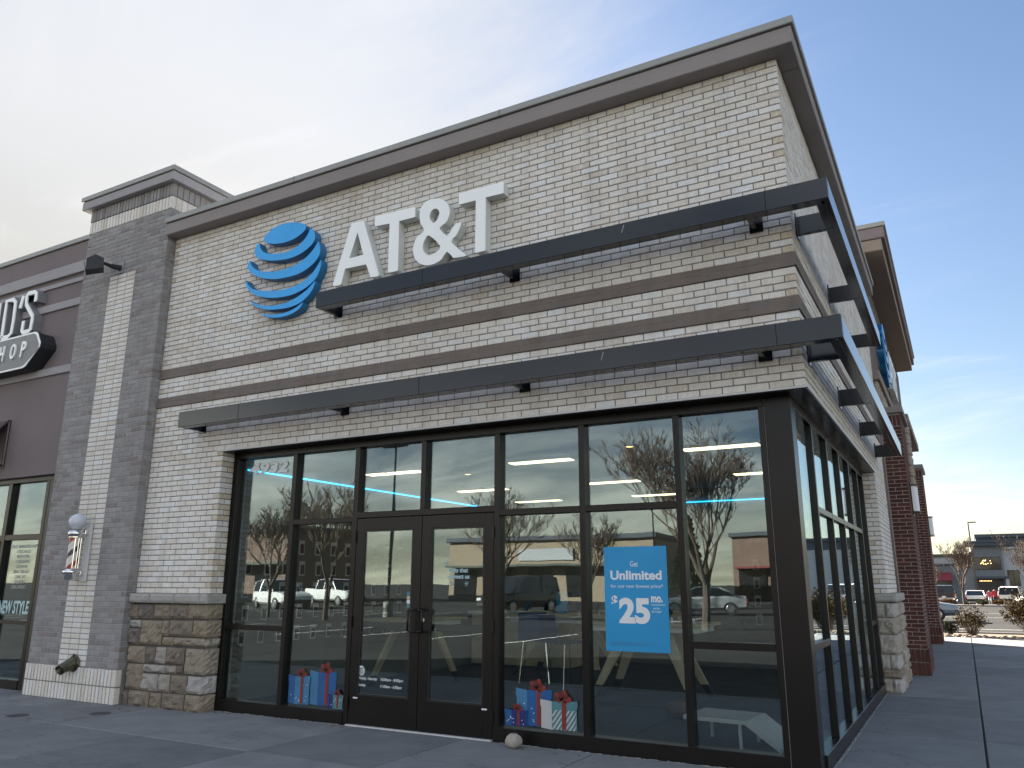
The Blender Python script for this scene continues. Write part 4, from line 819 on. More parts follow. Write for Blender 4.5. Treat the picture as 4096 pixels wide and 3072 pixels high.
m = MB(); m.sphere((pc[0], pc[1], 0.765), 0.108, 24, 14); m.build('globe', 'globe_glass', bp_, smooth=True)
na, nz_ = 48, 40; m = MB(); vs = []
for j in range(nz_ + 1):
    for i in range(na): a = 2 * math.pi * i / na; vs.append((pc[0] + 0.07 * math.cos(a), pc[1] + 0.07 * math.sin(a), 0.15 + 0.395 * j / nz_))
buckets = {'stripe_white': [], 'stripe_red': [], 'stripe_navy': []}
for j in range(nz_):
    for i in range(na):
        ph = ((i / na) * 1.0 - (j / nz_) * 1.05 + 0.30) % 1.0
        k = 'stripe_red' if ph < 0.19 else ('stripe_navy' if 0.5 <= ph < 0.69 else 'stripe_white')
        buckets[k].append((j * na + i, j * na + (i + 1) % na, (j + 1) * na + (i + 1) % na, (j + 1) * na + i))
for k, f in buckets.items(): m.add(vs, f, 0.5, k)
m.build('striped_cylinder', None, bp_, smooth=True)
m = MB()
for a in (-0.5, 0.05, 0.6): m.tube((pc[0] + 0.078 * math.cos(a), pc[1] + 0.078 * math.sin(a), 0.15), (pc[0] + 0.078 * math.cos(a), pc[1] + 0.078 * math.sin(a), 0.548), 0.006, n=6)
m.build('guard_rods', 'chrome', bp_)
nz0 = empty('drain_nozzle', (-9.27, -0.14, 0.45), label='tarnished brass drain nozzle at the foot of the pilaster strip', cat='drain nozzle')
m = MB(); vs = []; fs = []; nn = 20; rings = [((0, 0.0, 0.0), 0.085, 0.10), ((0, -0.05, 0.0), 0.078, 0.092), ((-0.005, -0.10, -0.02), 0.07, 0.075), ((-0.015, -0.15, -0.045), 0.072, 0.06), ((-0.025, -0.19, -0.075), 0.09, 0.055)]
for (c, rx, rz_) in rings:
    for i in range(nn): a = 2 * math.pi * i / nn; vs.append((c[0] + rx * math.cos(a), c[1] - 0.02 * math.sin(a) * (1 if rz_ < 0.07 else 0), c[2] + rz_ * math.sin(a)))
for j in range(len(rings) - 1):
    for i in range(nn): fs.append((j * nn + i, j * nn + (i + 1) % nn, (j + 1) * nn + (i + 1) % nn, (j + 1) * nn + i))
m.add(vs, fs); m.build('spout', 'brass', nz0, smooth=True)
m = MB(); m.tube((0, -0.0245, 0), (0, -0.04, 0), 0.108, 0.10, 24); m.tube((0.0, -0.03, 0.105), (0.0, -0.045, 0.105), 0.018, n=10); m.build('flange', 'brass', nz0)
for i, yy in enumerate((9.33, 17.41)):
    w_ = empty('wall_sconce', (0.31, yy, 2.98), label=('white half-round wall lamp in a dark frame on the nearer red brick pier', 'white half-round wall lamp in a dark frame on the farther red brick pier')[i], cat='wall lamp', group='wall lamps on the red piers')
    m = MB(); m.cbox(0.0, 0.018, -0.12, 0.12, -0.30, 0.30, 0.003); m.build('back_plate', 'bronze', w_)
    m = MB(); m.lathe([(0.10, -0.24), (0.10, 0.24)], (0.018, 0, 0), 14, a0=-math.pi / 2, a1=math.pi / 2); m.build('diffuser', 'diffuser', w_, smooth=True)
    for z in (-0.262, -0.235, 0.228, 0.255):
        m = MB(); m.lathe([(0.0, -0.007), (0.112, -0.007), (0.112, 0.007), (0.0, 0.007)], (0.018, 0, z), 14, a0=-math.pi / 2, a1=math.pi / 2); m.build('ring', 'bronze', w_)

# ------------------------------------------------------------------ posters and lettering on the glass
po = empty('promo_poster', (-1.68, 0.2585, 1.34), label='blue Unlimited $25 poster hanging in the front window', cat='poster')
m = MB(); m.box(-0.307, 0.307, 0.0, 0.0025, -0.468, 0.468); m.build('sheet', 'poster_blue', po)
def ptxt(t, x0, x1, z0, z1, bold, nm='text'): return lettering(nm, t, x0, x1, z0, z1, -0.0006, 'print_white', po, bold=bold, depth=0.001)
ptxt('Get', -0.045, 0.03, 0.285, 0.335, 0.0); ptxt('Unlimited', -0.245, 0.255, 0.165, 0.25, 0.03); ptxt('for our new lowest price^', -0.245, 0.265, 0.085, 0.125, 0.0)
ptxt('$', -0.24, -0.18, -0.075, 0.025, 0.03); ptxt('25', -0.168, 0.132, -0.225, 0.005, 0.05); ptxt('mo.', 0.145, 0.255, -0.035, 0.02, 0.035); ptxt('per line\nfor 4 lines*', 0.15, 0.24, -0.125, -0.075, 0.0)
m = MB(); m.box(0.148, 0.278, -0.0016, -0.0006, -0.058, -0.053); m.build('rule', 'print_white', po)
for k in range(3): m = MB(); m.box(-0.27, 0.16 - 0.03 * k, -0.0016, -0.0006, -0.392 - 0.012 * k, -0.389 - 0.012 * k); m.build('small_print', 'poster_blue' if k > 2 else 'gift_sky', po)
lettering('house_number', '4932', -6.81, -6.15, 2.795, 2.945, 0.258, 'print_white', bold=0.04, shear=0.12, depth=0.002, label='grey house number 4932 at the top of the left window', cat='house number')
lettering('door_lettering', 'Gifts that\nconnect us', -3.742, -3.465, 1.517, 1.626, 0.224, 'print_cyan', bold=0.025, depth=0.0015, label='Gifts that connect us lettering on the right door glass', cat='lettering')
def flake(name, x, z, r, lab):
    m = MB()
    for k in range(3):
        a = k * math.pi / 3; m.tube((x - r * math.cos(a), 0.2235, z - r * math.sin(a)), (x + r * math.cos(a), 0.2235, z + r * math.sin(a)), 0.0022, n=4)
    m.build(name, 'print_cyan', label=lab, cat='decal')
flake('snowflake_decal', -3.755, 1.675, 0.028, 'small snowflake decal above the left end of the door lettering'); flake('snowflake_decal', -3.685, 1.465, 0.026, 'small snowflake decal below the door lettering, left one'); flake('snowflake_decal', -3.50, 1.468, 0.03, 'small snowflake decal below the door lettering, right one')
hs = empty('opening_hours', (-4.856, 0.224, 0.39), label='small globe and opening hours in white print on the left door', cat='lettering')
for t, x0, x1, z0 in (('Monday - Saturday', 0.0, 0.25, 0.068), ('Sunday', 0.0, 0.098, 0.0), ('10:00am - 8:00pm', 0.30, 0.59, 0.068), ('11:00am - 6:00pm', 0.30, 0.575, 0.0)): lettering('text', t, x0, x1, z0, z0 + 0.038, 0.0, 'print_white', hs, bold=0.012, depth=0.001)
for s in GLOBE:
    m = MB(); k = 0.078; m.prism([((x + 6.12) * k + 0.03, (z - 5.32) * k + 0.165) for x, z in soft(s)], -0.001, 0.0, (), 'print_white'); m.build('globe_stripe', None, hs)
cd = empty('card_sticker', (-4.215, 0.2235, 1.30), label='strip of payment card stickers beside the left door handle', cat='sticker')
for k, mt in enumerate(('gift_sky', 'oak', 'print_white', 'gift_teal')): m = MB(); m.box(-0.034, 0.024, -0.0012, 0.0, 0.045 - 0.042 * k, 0.082 - 0.042 * k); m.build('card', mt, cd)
# gift boxes printed on the lower glass
def gift(name, x0, x1, z0, z1, mats, lab, stripes=None, sideW=0.3, dots=False, layer=0, ribbon=True):
    """a printed box: front and side in different colours, lid, ribbon, bow; a flat cling on the glass"""
    g = empty(name, ((x0 + x1) / 2, 0.2605 - 0.011 * layer, z0), label=lab, cat='window cling', group='gift box clings low on the glass')
    w = x1 - x0; h = z1 - z0; xs = -w / 2 + w * sideW; d0, d1 = -0.0008, 0.0008
    def fp(pts, nm, mt, y=0.0): m = MB(); m.prism(pts, d0 - y, d1 - y, (), mt); return m.build(nm, None, g)
    fp([(-w / 2, 0.03 * w), (xs, 0), (xs, h * 0.9), (-w / 2, h * 0.93)], 'side', mats[1]); fp([(xs + .0005, 0), (w / 2, 0.02 * w), (w / 2, h * 0.92), (xs + .0005, h * 0.9)], 'front', mats[0])
    fp([(-w / 2 - 0.008, h * 0.78), (xs, h * 0.74), (xs, h * 0.95), (-w / 2 - 0.008, h)], 'lid_side', mats[1], 0.002); fp([(xs + .0005, h * 0.74), (w / 2 + 0.008, h * 0.77), (w / 2 + 0.008, h), (xs + .0005, h * 0.95)], 'lid_front', mats[0], 0.002)
    fm = (xs + w / 2) / 2; sm_ = (-w / 2 + xs) / 2
    if stripes:
        n = 6
        for k in range(n):
            a = xs + (w / 2 - xs) * k / n; b = a + (w / 2 - xs) / n * 0.45; sh = (w / 2 - xs) / n * 1.0
            for zz in (0.02, 0.24, 0.46): fp([(a, zz * h), (b, zz * h), (min(b + sh, w / 2), (zz + 0.22) * h), (min(a + sh, w / 2), (zz + 0.22) * h)], 'stripe', stripes, 0.0035)
    if dots:
        rd = random.Random(int(x0 * -100))
        for k in range(9): px, pz = rd.uniform(-w / 2 + 0.01, w / 2 - 0.01), rd.uniform(0.1, 0.7) * h; fp([(px - .006, pz), (px, pz - .006), (px + .006, pz), (px, pz + .006)], 'star', 'print_white', 0.0035)
    if ribbon:
        fp([(fm - w * .06, 0.01), (fm + w * .06, 0.01), (fm + w * .06, h * 0.975), (fm - w * .06, h * 0.97)], 'ribbon', 'ribbon_red', 0.005)
        bw_ = w * 0.36
        for k in range(6):
            a = math.pi * (0.06 + 0.88 * k / 5); L_ = bw_ * (0.62 if k % 2 else 0.74); cx_, cz_ = fm * 0.7 + math.cos(a) * L_ * .5, h * 0.985 + math.sin(a) * L_ * .5 + 0.004; ca, sa = math.cos(a), math.sin(a)
            fp([(cx_ + ca * L_ * .5 * math.cos(q * math.pi / 5) - sa * L_ * .3 * math.sin(q * math.pi / 5), cz_ + sa * L_ * .5 * math.cos(q * math.pi / 5) + ca * L_ * .3 * math.sin(q * math.pi / 5)) for q in range(10)], 'bow_loop', 'ribbon_dark' if k % 2 else 'ribbon_red', 0.005 + 0.0018 * (k % 2))
gift('gift_cling', -5.57, -5.20, 0.155, 0.52, ('gift_blue', 'gift_sky'), 'tall blue gift box cling left of the doors')
gift('gift_cling', -5.885, -5.575, 0.15, 0.46, ('gift_sky', 'gift_blue'), 'pale blue gift box cling with a tree, leftmost', dots=True, layer=1)
gift('gift_cling', -5.27, -5.075, 0.14, 0.29, ('gift_teal', 'gift_navy'), 'small teal gift box cling beside the left door', dots=True, layer=2)
gift('gift_cling', -2.93, -2.56, 0.16, 0.495, ('gift_blue', 'gift_sky'), 'tall blue gift box cling right of the doors', dots=True)
gift('gift_cling', -3.04, -2.82, 0.15, 0.30, ('gift_navy', 'gift_blue'), 'small navy gift box cling with stars right of the doors', dots=True, layer=2)
gift('gift_cling', -2.66, -2.29, 0.148, 0.41, ('gift_teal', 'print_grey'), 'grey and teal striped gift box cling', stripes='print_grey', layer=1)

# ------------------------------------------------------------------ inside the store
def inn(name, mat, *boxes):
    m = MB()
    for b in boxes: m.box(*b)
    return m.build(name, mat, store)
inn('interior_floor', 'carpet', (-7.3, -0.33, 0.33, 8.2, -0.01, 0.012))
inn('ceiling', 'ceiling_dark', (-7.3, -0.33, 0.33, 8.2, 3.26, 3.34))
inn('interior_wall', 'inner_wall', (-7.42, -7.3, 0.33, 8.3, 0.0, 3.3)); inn('interior_wall', 'inner_wall', (-7.3, -0.2, 8.2, 8.32, 0.0, 3.3))
inn('interior_wall', 'inner_wall', (-0.32, -0.2, 5.97, 8.2, 0.0, 3.3)); inn('ceiling_edge', 'ceiling_dark', (-7.3, -0.33, 0.33, 0.5, 3.1, 3.26))
li_ = 0
LX = [(-6.98, -5.98), (-4.42, -3.49), (-1.93, -1.0)]
NM = {0: ('left', 'middle', 'right'), 1: ('front', 'second', 'rear')}
for j, yy in enumerate((2.82, 5.44, 7.65)):
    for i, (a, b) in enumerate(LX):
        f = empty('ceiling_light', ((a + b) / 2, yy, 3.1), label='slim glowing ceiling light, %s row from the front window, %s one of three' % (NM[1][j], NM[0][i]), cat='ceiling light', group='ceiling lights in the store'); w = (b - a) / 2
        m = MB(); m.box(-w, w, -0.09, 0.09, 0.0, 0.012); m.build('diffuser', 'tube_light', f); m = MB(); m.box(-w - 0.01, w + 0.01, -0.1, 0.1, 0.012, 0.07); m.build('housing', 'steel_white', f)
        for sx in (-w * .8, w * .8): m = MB(); m.tube((sx, 0, 0.07), (sx, 0, 0.16), 0.004, n=5); m.build('hanger', 'steel_white', f)
for nm, bx in (('blue light line along the left wall inside the store', (-7.3, -7.27, 0.6, 7.2, 2.938, 2.955)), ('blue light line on the rear wall inside the store', (-3.55, -0.4, 8.17, 8.2, 2.988, 3.006))):
    m = MB(); m.box(*bx); m.build('light_strip', 'led_blue', label=nm, cat='light strip')
for k, (x, y) in enumerate(((-6.2, 2.2), (-5.2, 2.9), (-2.25, 1.75))):
    f = empty('spot_lamp', (x, y, 3.02), label=('small warm spot lamp above the left window', 'small warm spot lamp above the doors', 'small warm spot lamp above the poster window')[k], cat='spot lamp'); m = MB(); m.lathe([(0.0, 0.0), (0.045, 0.0)], (0, 0, 0), 12); m.build('bulb', 'bulb_warm', f); m = MB(); m.lathe([(0.05, -0.005), (0.04, 0.09), (0.015, 0.11)], (0, 0, 0), 12); m.tube((0, 0, .1), (0, 0, .24), 0.008, n=6); m.build('can', 'steel_white', f)
# slatwalls with hanging packs
inn('display_panel', 'slatwall', (-7.3, -7.26, 0.5, 4.6, 0.55, 2.25)); inn('display_panel', 'slatwall', (-2.6, -0.5, 8.12, 8.2, 0.5, 2.2)); inn('reflection_strip', 'sign_return', (-7.02, -6.96, 0.33, 0.36, 0.13, 3.0))  # last one: pale strip behind the glass stands in for a tinted reflection
pkc = [0]
def make_pack():
    o = empty('accessory_pack', (0, 0, 0)); m = MB(); m.box(-0.055, 0.055, -0.006, 0.0, 0.0, 0.2); m.build('card', 'pack_white', o); m = MB(); m.cbox(-0.036, 0.036, -0.018, -0.006, 0.02, 0.15, 0.004); m.build('case', 'black_plastic', o); return o
ORD = ['first', 'second', 'third', 'fourth', 'fifth', 'sixth', 'seventh', 'eighth', 'ninth', 'tenth', 'eleventh']
proto = make_pack(); first = True
def put_pack(x, y, z, rz, lab):
    global first
    o = proto if first else copy_tree(proto); first = False
    o.location = (x, y, z); o.rotation_euler = (0, 0, rz); tag(o, lab, 'pack', 'packs hanging on the display walls'); return o
for row in range(5):
    for k in range(11): put_pack(-7.255, 0.75 + k * 0.33 + (0.03 if row % 2 else 0), 0.7 + row * 0.29, R(90), 'pale pack on the left display wall, %s row down, %s from the glass' % (ORD[4 - row], ORD[k]))
for row in range(4):
    for k in range(6): put_pack(-2.3 + k * 0.31, 8.115, 0.75 + row * 0.32, 0, 'pale pack on the rear display wall, %s row down, %s from the left' % (ORD[3 - row], ORD[k]))
def table(x, y, w, d, lab, rz=0):
    t = empty('display_table', (x, y, 0), rz, lab, 'table', 'display tables in the store'); 
    m = MB(); m.cbox(-w / 2, w / 2, -d / 2, d / 2, 0.93, 0.965, 0.004); m.build('tabletop', 'oak', t); m = MB(); m.cbox(-w / 2 + .08, w / 2 - .08, -d / 2 + .08, d / 2 - .08, 0.85, 0.93, 0.004); m.build('apron', 'table_white', t)
    for sx in (-1, 1):
        for sy in (-1, 1):
            top = Vector((sx * w * 0.16, sy * d * 0.18, 0.86)); bot = Vector((sx * w * 0.36, sy * d * 0.38, 0.16)); f2 = bot + (bot - top).normalized() * 0.165
            def leg(a, b, wa, wb_, nm, mt):
                mm = MB(); va = [(a.x - wa, a.y - .025, a.z), (a.x + wa, a.y - .025, a.z), (a.x + wa, a.y + .025, a.z), (a.x - wa, a.y + .025, a.z)]; vb = [(b.x - wb_, b.y - .025, b.z), (b.x + wb_, b.y - .025, b.z), (b.x + wb_, b.y + .025, b.z), (b.x - wb_, b.y + .025, b.z)]
                mm.add(va + vb, [(0, 1, 2, 3), (7, 6, 5, 4), (0, 4, 5, 1), (1, 5, 6, 2), (2, 6, 7, 3), (3, 7, 4, 0)]); return mm.build(nm, mt, t)
            lg = leg(top, bot, 0.085, 0.05, 'leg', 'oak'); leg(bot, f2, 0.05, 0.04, 'foot_sleeve', 'black_plastic').parent = lg
    return t
table(-4.9, 5.6, 1.9, 1.0, 'white and oak table with splayed legs behind the doors'); table(-2.85, 3.9, 1.7, 0.95, 'white and oak table with splayed legs behind the blue poster'); table(-6.4, 3.4, 1.5, 0.9, 'oak table with splayed legs by the left display wall', R(90))
PHL = ['phone on a white stand, %s from the left on the table behind the doors' % ORD[k] for k in range(4)] + ['phone on a white stand, %s from the left on the table behind the poster' % ORD[k] for k in range(4)] + ['lone phone on a white stand on the table by the left wall']
for i, (x, y) in enumerate(((-5.5, 5.35), (-5.15, 5.35), (-4.6, 5.4), (-4.25, 5.4), (-3.3, 3.7), (-2.95, 3.7), (-2.5, 3.75), (-2.2, 3.75), (-6.3, 3.1))):
    ph = empty('display_phone', (x, y, 0.966), R(12 * (i % 3 - 1)), PHL[i], 'phone', 'phones on the display tables'); m = MB(); m.tube((0, 0.03, 0), (0, 0.0, 0.10), 0.018, 0.012, 8); m.build('stand', 'table_white', ph); m = MB(); m.cbox(-0.038, 0.038, -0.006, 0.004, -0.075, 0.075, 0.003); o = m.build('phone_body', 'screen', ph); o.location = (0, -0.01, 0.13); o.rotation_euler = (R(-35), 0, 0)
ds = empty('service_desk', (-6.15, 6.6, 0), label='low oak service desk seen through the doors', cat='desk'); m = MB(); m.cbox(-1.0, 1.0, -0.4, 0.4, 0.05, 0.92, 0.006); m.build('body', 'oak', ds); m = MB(); m.cbox(-1.06, 1.06, -0.46, 0.46, 0.92, 0.97, 0.006); m.build('worktop', 'table_white', ds)
mo = empty('monitor', (-5.5, 6.55, 0.97), R(20), 'black monitor standing on the service desk', 'monitor'); m = MB(); m.cbox(-0.26, 0.26, -0.012, 0.012, 0.12, 0.44, 0.004); m.build('screen', 'screen', mo); m = MB(); m.tube((0, 0.02, 0), (0, 0.02, 0.2), 0.02, n=8); m.cbox(-0.12, 0.12, -0.08, 0.1, 0, 0.012, 0.003); m.build('stand', 'black_plastic', mo)
cs = MB(); cs.box(-0.11, 0.11, -0.004, 0.004, 0.0, 0.36); cs = cs.build('counter_card', 'poster_blue', label='blue price card standing on the service desk', cat='card'); cs.location = (-5.32, 6.25, 0.97); cs.rotation_euler = (R(-10), 0, 0)
def stool(x, y, rz, lab):
    c = empty('side_chair', (x, y, 0), rz, lab, 'chair', 'blue chairs in the store'); m = MB(); m.cbox(-0.22, 0.22, -0.21, 0.21, 0.62, 0.655, 0.012); m.build('seat', 'chair_blue', c); m = MB(); m.cbox(-0.22, 0.22, 0.19, 0.22, 0.66, 1.08, 0.012); o = m.build('backrest', 'chair_blue', c); o.rotation_euler = (R(-8), 0, 0)
    for sx in (-1, 1):
        for sy in (-1, 1): m = MB(); m.tube((sx * .17, sy * .16, 0.62), (sx * .23, sy * .23, 0.0), 0.010, n=6); m.build('leg', 'chrome', c)
stool(-4.25, 4.2, R(150), 'blue chair with chrome legs right of the door opening'); stool(-4.95, 4.55, R(200), 'blue chair with chrome legs behind the right door')
bd = empty('white_board', (-1.05, 1.15, 0.0), R(-6), 'low white board with a bent end on the carpet near the corner', 'board')
m = MB(); m.prism([(-0.42, 0.27), (0.18, 0.27), (0.48, 0.06), (0.48, 0.03), (0.17, 0.235), (-0.42, 0.235)], -0.28, 0.28, (), 'pack_white'); m.build('deck', None, bd)
for sx in (-0.36, 0.1):
    for sy in (-.24, .24): m = MB(); m.box(sx, sx + .025, sy - .012, sy + .012, 0.012, 0.236); m.build('leg', 'pack_white', bd)
m = MB(); m.sphere((0, 0, 0.105), 0.1, 18, 12, sc=(1.45, 0.95, 0.95)); m.build('oval_ball', 'brown_ball', smooth=True, label='brown oval ball on the store carpet', cat='ball').location = (-1.95, 2.2, 0.01)
m = MB(); m.cbox(-0.13, 0.13, -0.05, 0.05, 0.0, 0.2, 0.004); hb = m.build('headphone_box', 'pack_white', label='white product box with a dark print on the shelf right of the doors', cat='box'); hb.location = (-4.15, 6.9, 1.0); m = MB(); m.cbox(-0.09, 0.09, -0.052, -0.0505, 0.05, 0.15, 0.0004); m.build('print', 'gift_navy', hb)
wsf = empty('wall_shelf', (-4.2, 7.0, 0), label='oak shelf unit against the rear wall of the store', cat='shelf'); m = MB(); m.cbox(-0.9, 0.9, -0.2, 0.2, 0.94, 1.0, 0.004); m.build('top_board', 'oak', wsf)
for sx in (-0.86, 0.82): m = MB(); m.box(sx, sx + 0.04, -0.19, 0.19, 0.012, 0.94); m.build('side_panel', 'oak', wsf)

# ------------------------------------------------------------------ on the pavement
rk = MB(); rk.sphere((0, 0, 0.062), 0.082, 18, 12, sc=(1.0, 0.85, 0.8)); rk = rk.build('door_stop_rock', 'rock', smooth=True, label='pale round rock lying beside the right door', cat='rock'); rk.location = (-2.83, 0.02, 0.0)
rr_ = random.Random(2)
for v in rk.data.vertices: v.co += Vector((rr_.uniform(-.006, .006), rr_.uniform(-.006, .006), rr_.uniform(-.004, .004)))
for i, (x, y, lab) in enumerate(((-7.95, -0.62, 'dark round patch on the pavement in front of the stone pier'), (-8.62, -1.18, 'dark round patch on the pavement near the left edge'))):
    m = MB(); m.tube((0, 0, 0.0), (0, 0, 0.004), 0.115, 0.11, 24); m.build('round_patch', 'patch_dark', label=lab, cat='drain cover').location = (x, y, 0.0005)  # thin dark disc laid on the slab

lv = MB(); rl_ = random.Random(19)
for (cx_, cy_, n_, sx_, sy_) in ((-6.75, 0.12, 16, 0.22, 0.05), (-4.95, 0.1, 5, 0.1, 0.05), (-2.35, 0.02, 5, 0.3, 0.08), (-7.9, -0.3, 4, 0.4, 0.1), (0.1, 4.5, 6, 0.1, 1.5)):
    for k in range(n_):
        p = Vector((cx_ + rl_.gauss(0, sx_), cy_ - abs(rl_.gauss(0, sy_)), 0.006)); a = rl_.uniform(0, 6.28); s_ = rl_.uniform(0.012, 0.03); u = Vector((math.cos(a), math.sin(a), rl_.uniform(0, .4))) * s_; v = Vector((-math.sin(a), math.cos(a), rl_.uniform(0, .3))) * s_ * .5
        lv.add([tuple(p - u), tuple(p + v), tuple(p + u), tuple(p - v)], [(0, 1, 2, 3)], rl_.random())
lv.build('dry_leaves', 'leaf_litter', kind='stuff', label='scattered dry leaves at the foot of the wall', cat='leaves')

# ------------------------------------------------------------------ vehicles
def car(kind, paint, loc, rz, lab, group='parked vehicles'):
    """nose towards +X in its own frame; lofted body, glazed cabin, roof, wheels and lamps"""
    c = empty('parked_car' if kind != 'pickup' else 'pickup_truck', loc, rz, lab, {'pickup': 'pickup truck', 'suv': 'SUV', 'sedan': 'car', 'van': 'van'}[kind], group)
    if kind == 'suv':   Ln, Wd, Ht = 4.9, 1.95, 1.80; deck = [(-2.45, 0.55, 1.02), (-2.40, 0.38, 1.06), (-1.5, 0.30, 1.08), (0.9, 0.30, 1.06), (1.3, 0.30, 1.04), (2.2, 0.34, 0.92), (2.42, 0.42, 0.80)]; cab = [(-2.36, 1.07), (-2.12, 1.72), (-1.2, 1.80), (0.2, 1.77), (0.95, 1.07)]
    elif kind == 'van': Ln, Wd, Ht = 5.2, 2.0, 1.98; deck = [(-2.6, 0.5, 1.0), (-2.55, 0.34, 1.05), (-1.0, 0.28, 1.06), (1.2, 0.28, 1.05), (2.2, 0.3, 0.95), (2.58, 0.42, 0.80)]; cab = [(-2.54, 1.06), (-2.42, 1.88), (-1.6, 1.98), (0.5, 1.95), (1.75, 1.06)]
    elif kind == 'pickup': Ln, Wd, Ht = 5.8, 2.02, 1.92; deck = [(-2.9, 0.62, 1.18), (-2.86, 0.45, 1.20), (-1.6, 0.38, 1.20), (0.8, 0.36, 1.18), (1.4, 0.36, 1.16), (2.7, 0.42, 1.08), (2.9, 0.52, 0.95)]; cab = [(-1.02, 1.2), (-0.86, 1.86), (0.1, 1.92), (0.75, 1.88), (1.45, 1.18)]
    else:               Ln, Wd, Ht = 4.7, 1.84, 1.45; deck = [(-2.35, 0.5, 0.92), (-2.3, 0.32, 0.98), (-1.4, 0.25, 0.98), (0.9, 0.24, 0.94), (1.3, 0.25, 0.90), (2.2, 0.30, 0.76), (2.34, 0.38, 0.66)]; cab = [(-1.75, 0.98), (-0.95, 1.42), (-0.1, 1.45), (0.35, 1.42), (1.25, 0.93)]
    hw = Wd / 2; m = MB(); vs = []; fs = []; k = 10
    for i, (x, z0, z1) in enumerate(deck):
        e = 0.86 if i in (0, len(deck) - 1) else (0.95 if i in (1, len(deck) - 2) else 1.0); w = hw * e; zm = (z0 + z1) / 2
        vs += [(x, -w * 0.82, z0), (x, -w * 0.97, z0 + 0.12), (x, -w, zm), (x, -w * 0.985, z1 - 0.09), (x, -w * 0.90, z1), (x, w * 0.90, z1), (x, w * 0.985, z1 - 0.09), (x, w, zm), (x, w * 0.97, z0 + 0.12), (x, w * 0.82, z0)]
    for i in range(len(deck) - 1):
        for j in range(k): fs.append((i * k + j, (i + 1) * k + j, (i + 1) * k + (j + 1) % k, i * k + (j + 1) % k))
    fs += [tuple(range(k))[::-1], tuple(range((len(deck) - 1) * k, len(deck) * k))]
    m.add(vs, fs); body = m.build('body', paint, c)
    m = MB(); vs = []; fs = []; 
    for (x, z) in cab:
        t = (z - cab[0][1]) / (Ht - cab[0][1] + 1e-6); w = hw * (0.90 - 0.16 * max(0, t)); vs += [(x, -w, z), (x, w, z)]
    zb0 = cab[0][1] - 0.02; base = [(cab[0][0], -hw * .9, zb0), (cab[0][0], hw * .9, zb0), (cab[-1][0], -hw * .9, zb0), (cab[-1][0], hw * .9, zb0)]
    n_ = len(cab)
    for i in range(n_ - 1): fs.append((2 * i, 2 * i + 1, 2 * i + 3, 2 * i + 2))
    fs.append(tuple(2 * i for i in range(n_))); fs.append(tuple(2 * i + 1 for i in range(n_))[::-1])
    m.add(vs, fs); m.build('window_glass', 'car_glass', c)
    # roof skin, pillars
    m = MB(); rp = [p for p in cab if p[1] > Ht - 0.14]; vs = []; fs = []
    for (x, z) in [(rp[0][0] - 0.06, rp[0][1] - 0.03)] + rp + [(rp[-1][0] + 0.06, rp[-1][1] - 0.04)]:
        w = hw * 0.765; vs += [(x, -w, z - 0.03), (x, -w * .93, z + 0.018), (x, w * .93, z + 0.018), (x, w, z - 0.03)]
    nr = len(vs) // 4
    for i in range(nr - 1):
        for j in range(3): fs.append((i * 4 + j, i * 4 + j + 1, (i + 1) * 4 + j + 1, (i + 1) * 4 + j))
    m.add(vs, fs); m.build('roof', paint, c)
    for s in (-1, 1):
        for (a, b) in ((cab[0], rp[0]), (cab[-1], rp[-1])):
            m = MB(); m.tube((a[0], s * hw * .90, a[1]), (b[0], s * hw * .76, b[1] - .02), 0.055, 0.045, 6); m.build('pillar', paint, c)
        xm = (rp[0][0] + rp[-1][0]) / 2; m = MB(); m.tube((xm, s * hw * .905, cab[0][1]), (xm - 0.05, s * hw * .765, Ht - .05), 0.04, 0.035, 6); m.build('pillar', paint, c)
        xt = deck[0][0] + 0.02; zt = deck[0][2]; tl = MB(); tl.cbox(xt - 0.045, xt + 0.14, min(s * hw * .80, s * hw * .93), max(s * hw * .80, s * hw * .93), zt - 0.36, zt - 0.06, 0.015); tl.build('tail_light', 'lamp_red', c)
        xh = deck[-1][0]; zh = deck[-1][2]; hl = MB(); hl.cbox(xh - 0.3, xh + 0.01, min(s * hw * .5, s * hw * .84), max(s * hw * .5, s * hw * .84), zh - 0.14, zh + 0.01, 0.02); hl.build('headlight', 'lamp_clear', c)
        mr = MB(); mr.sphere((cab[-1][0] - 0.35, s * (hw + 0.08), cab[-1][1] + 0.07), 0.1, 10, 6, sc=(0.7, 1.0, 0.75)); mr.build('mirror', paint, c)
        for x in (-Ln * 0.30, Ln * 0.31):
            rw_ = 0.36 if kind != 'sedan' else 0.33
            wh = MB(); wh.tube((x, s * (hw - 0.22), rw_), (x, s * (hw + 0.005), rw_), rw_, n=20); wo = wh.build('wheel', 'tyre', c); rm = MB(); rm.tube((x, s * (hw + 0.0055), rw_), (x, s * (hw + 0.02), rw_), rw_ * 0.66, rw_ * 0.6, 16); rm.build('rim', 'rim', wo)
    b = MB(); b.cbox(deck[0][0] - 0.05, deck[0][0] + 0.1, -hw * .84, hw * .84, deck[0][1] - 0.06, deck[0][1] + 0.16, 0.03); b.build('rear_bumper', 'black_plastic' if kind != 'pickup' else 'chrome', c)
    b = MB(); b.cbox(deck[-1][0] - 0.1, deck[-1][0] + 0.04, -hw * .8, hw * .8, deck[-1][1] - 0.06, deck[-1][1] + 0.14, 0.03); b.build('front_bumper', 'black_plastic', c)
    b = MB(); b.cbox(deck[0][0] - 0.062, deck[0][0] - 0.05, -0.16, 0.16, deck[0][1] + 0.17, deck[0][1] + 0.3, 0.003); b.build('number_plate', 'print_white', c)
    return c
H90 = R(90)
car('pickup', 'paint_black', (-0.9, 84.0, zg(84)), H90, 'black pickup truck seen from behind beside the far tree')
car('sedan', 'paint_white', (1.75, 86.0, zg(86)), H90, 'low white car between the pickup and the far building entrance')
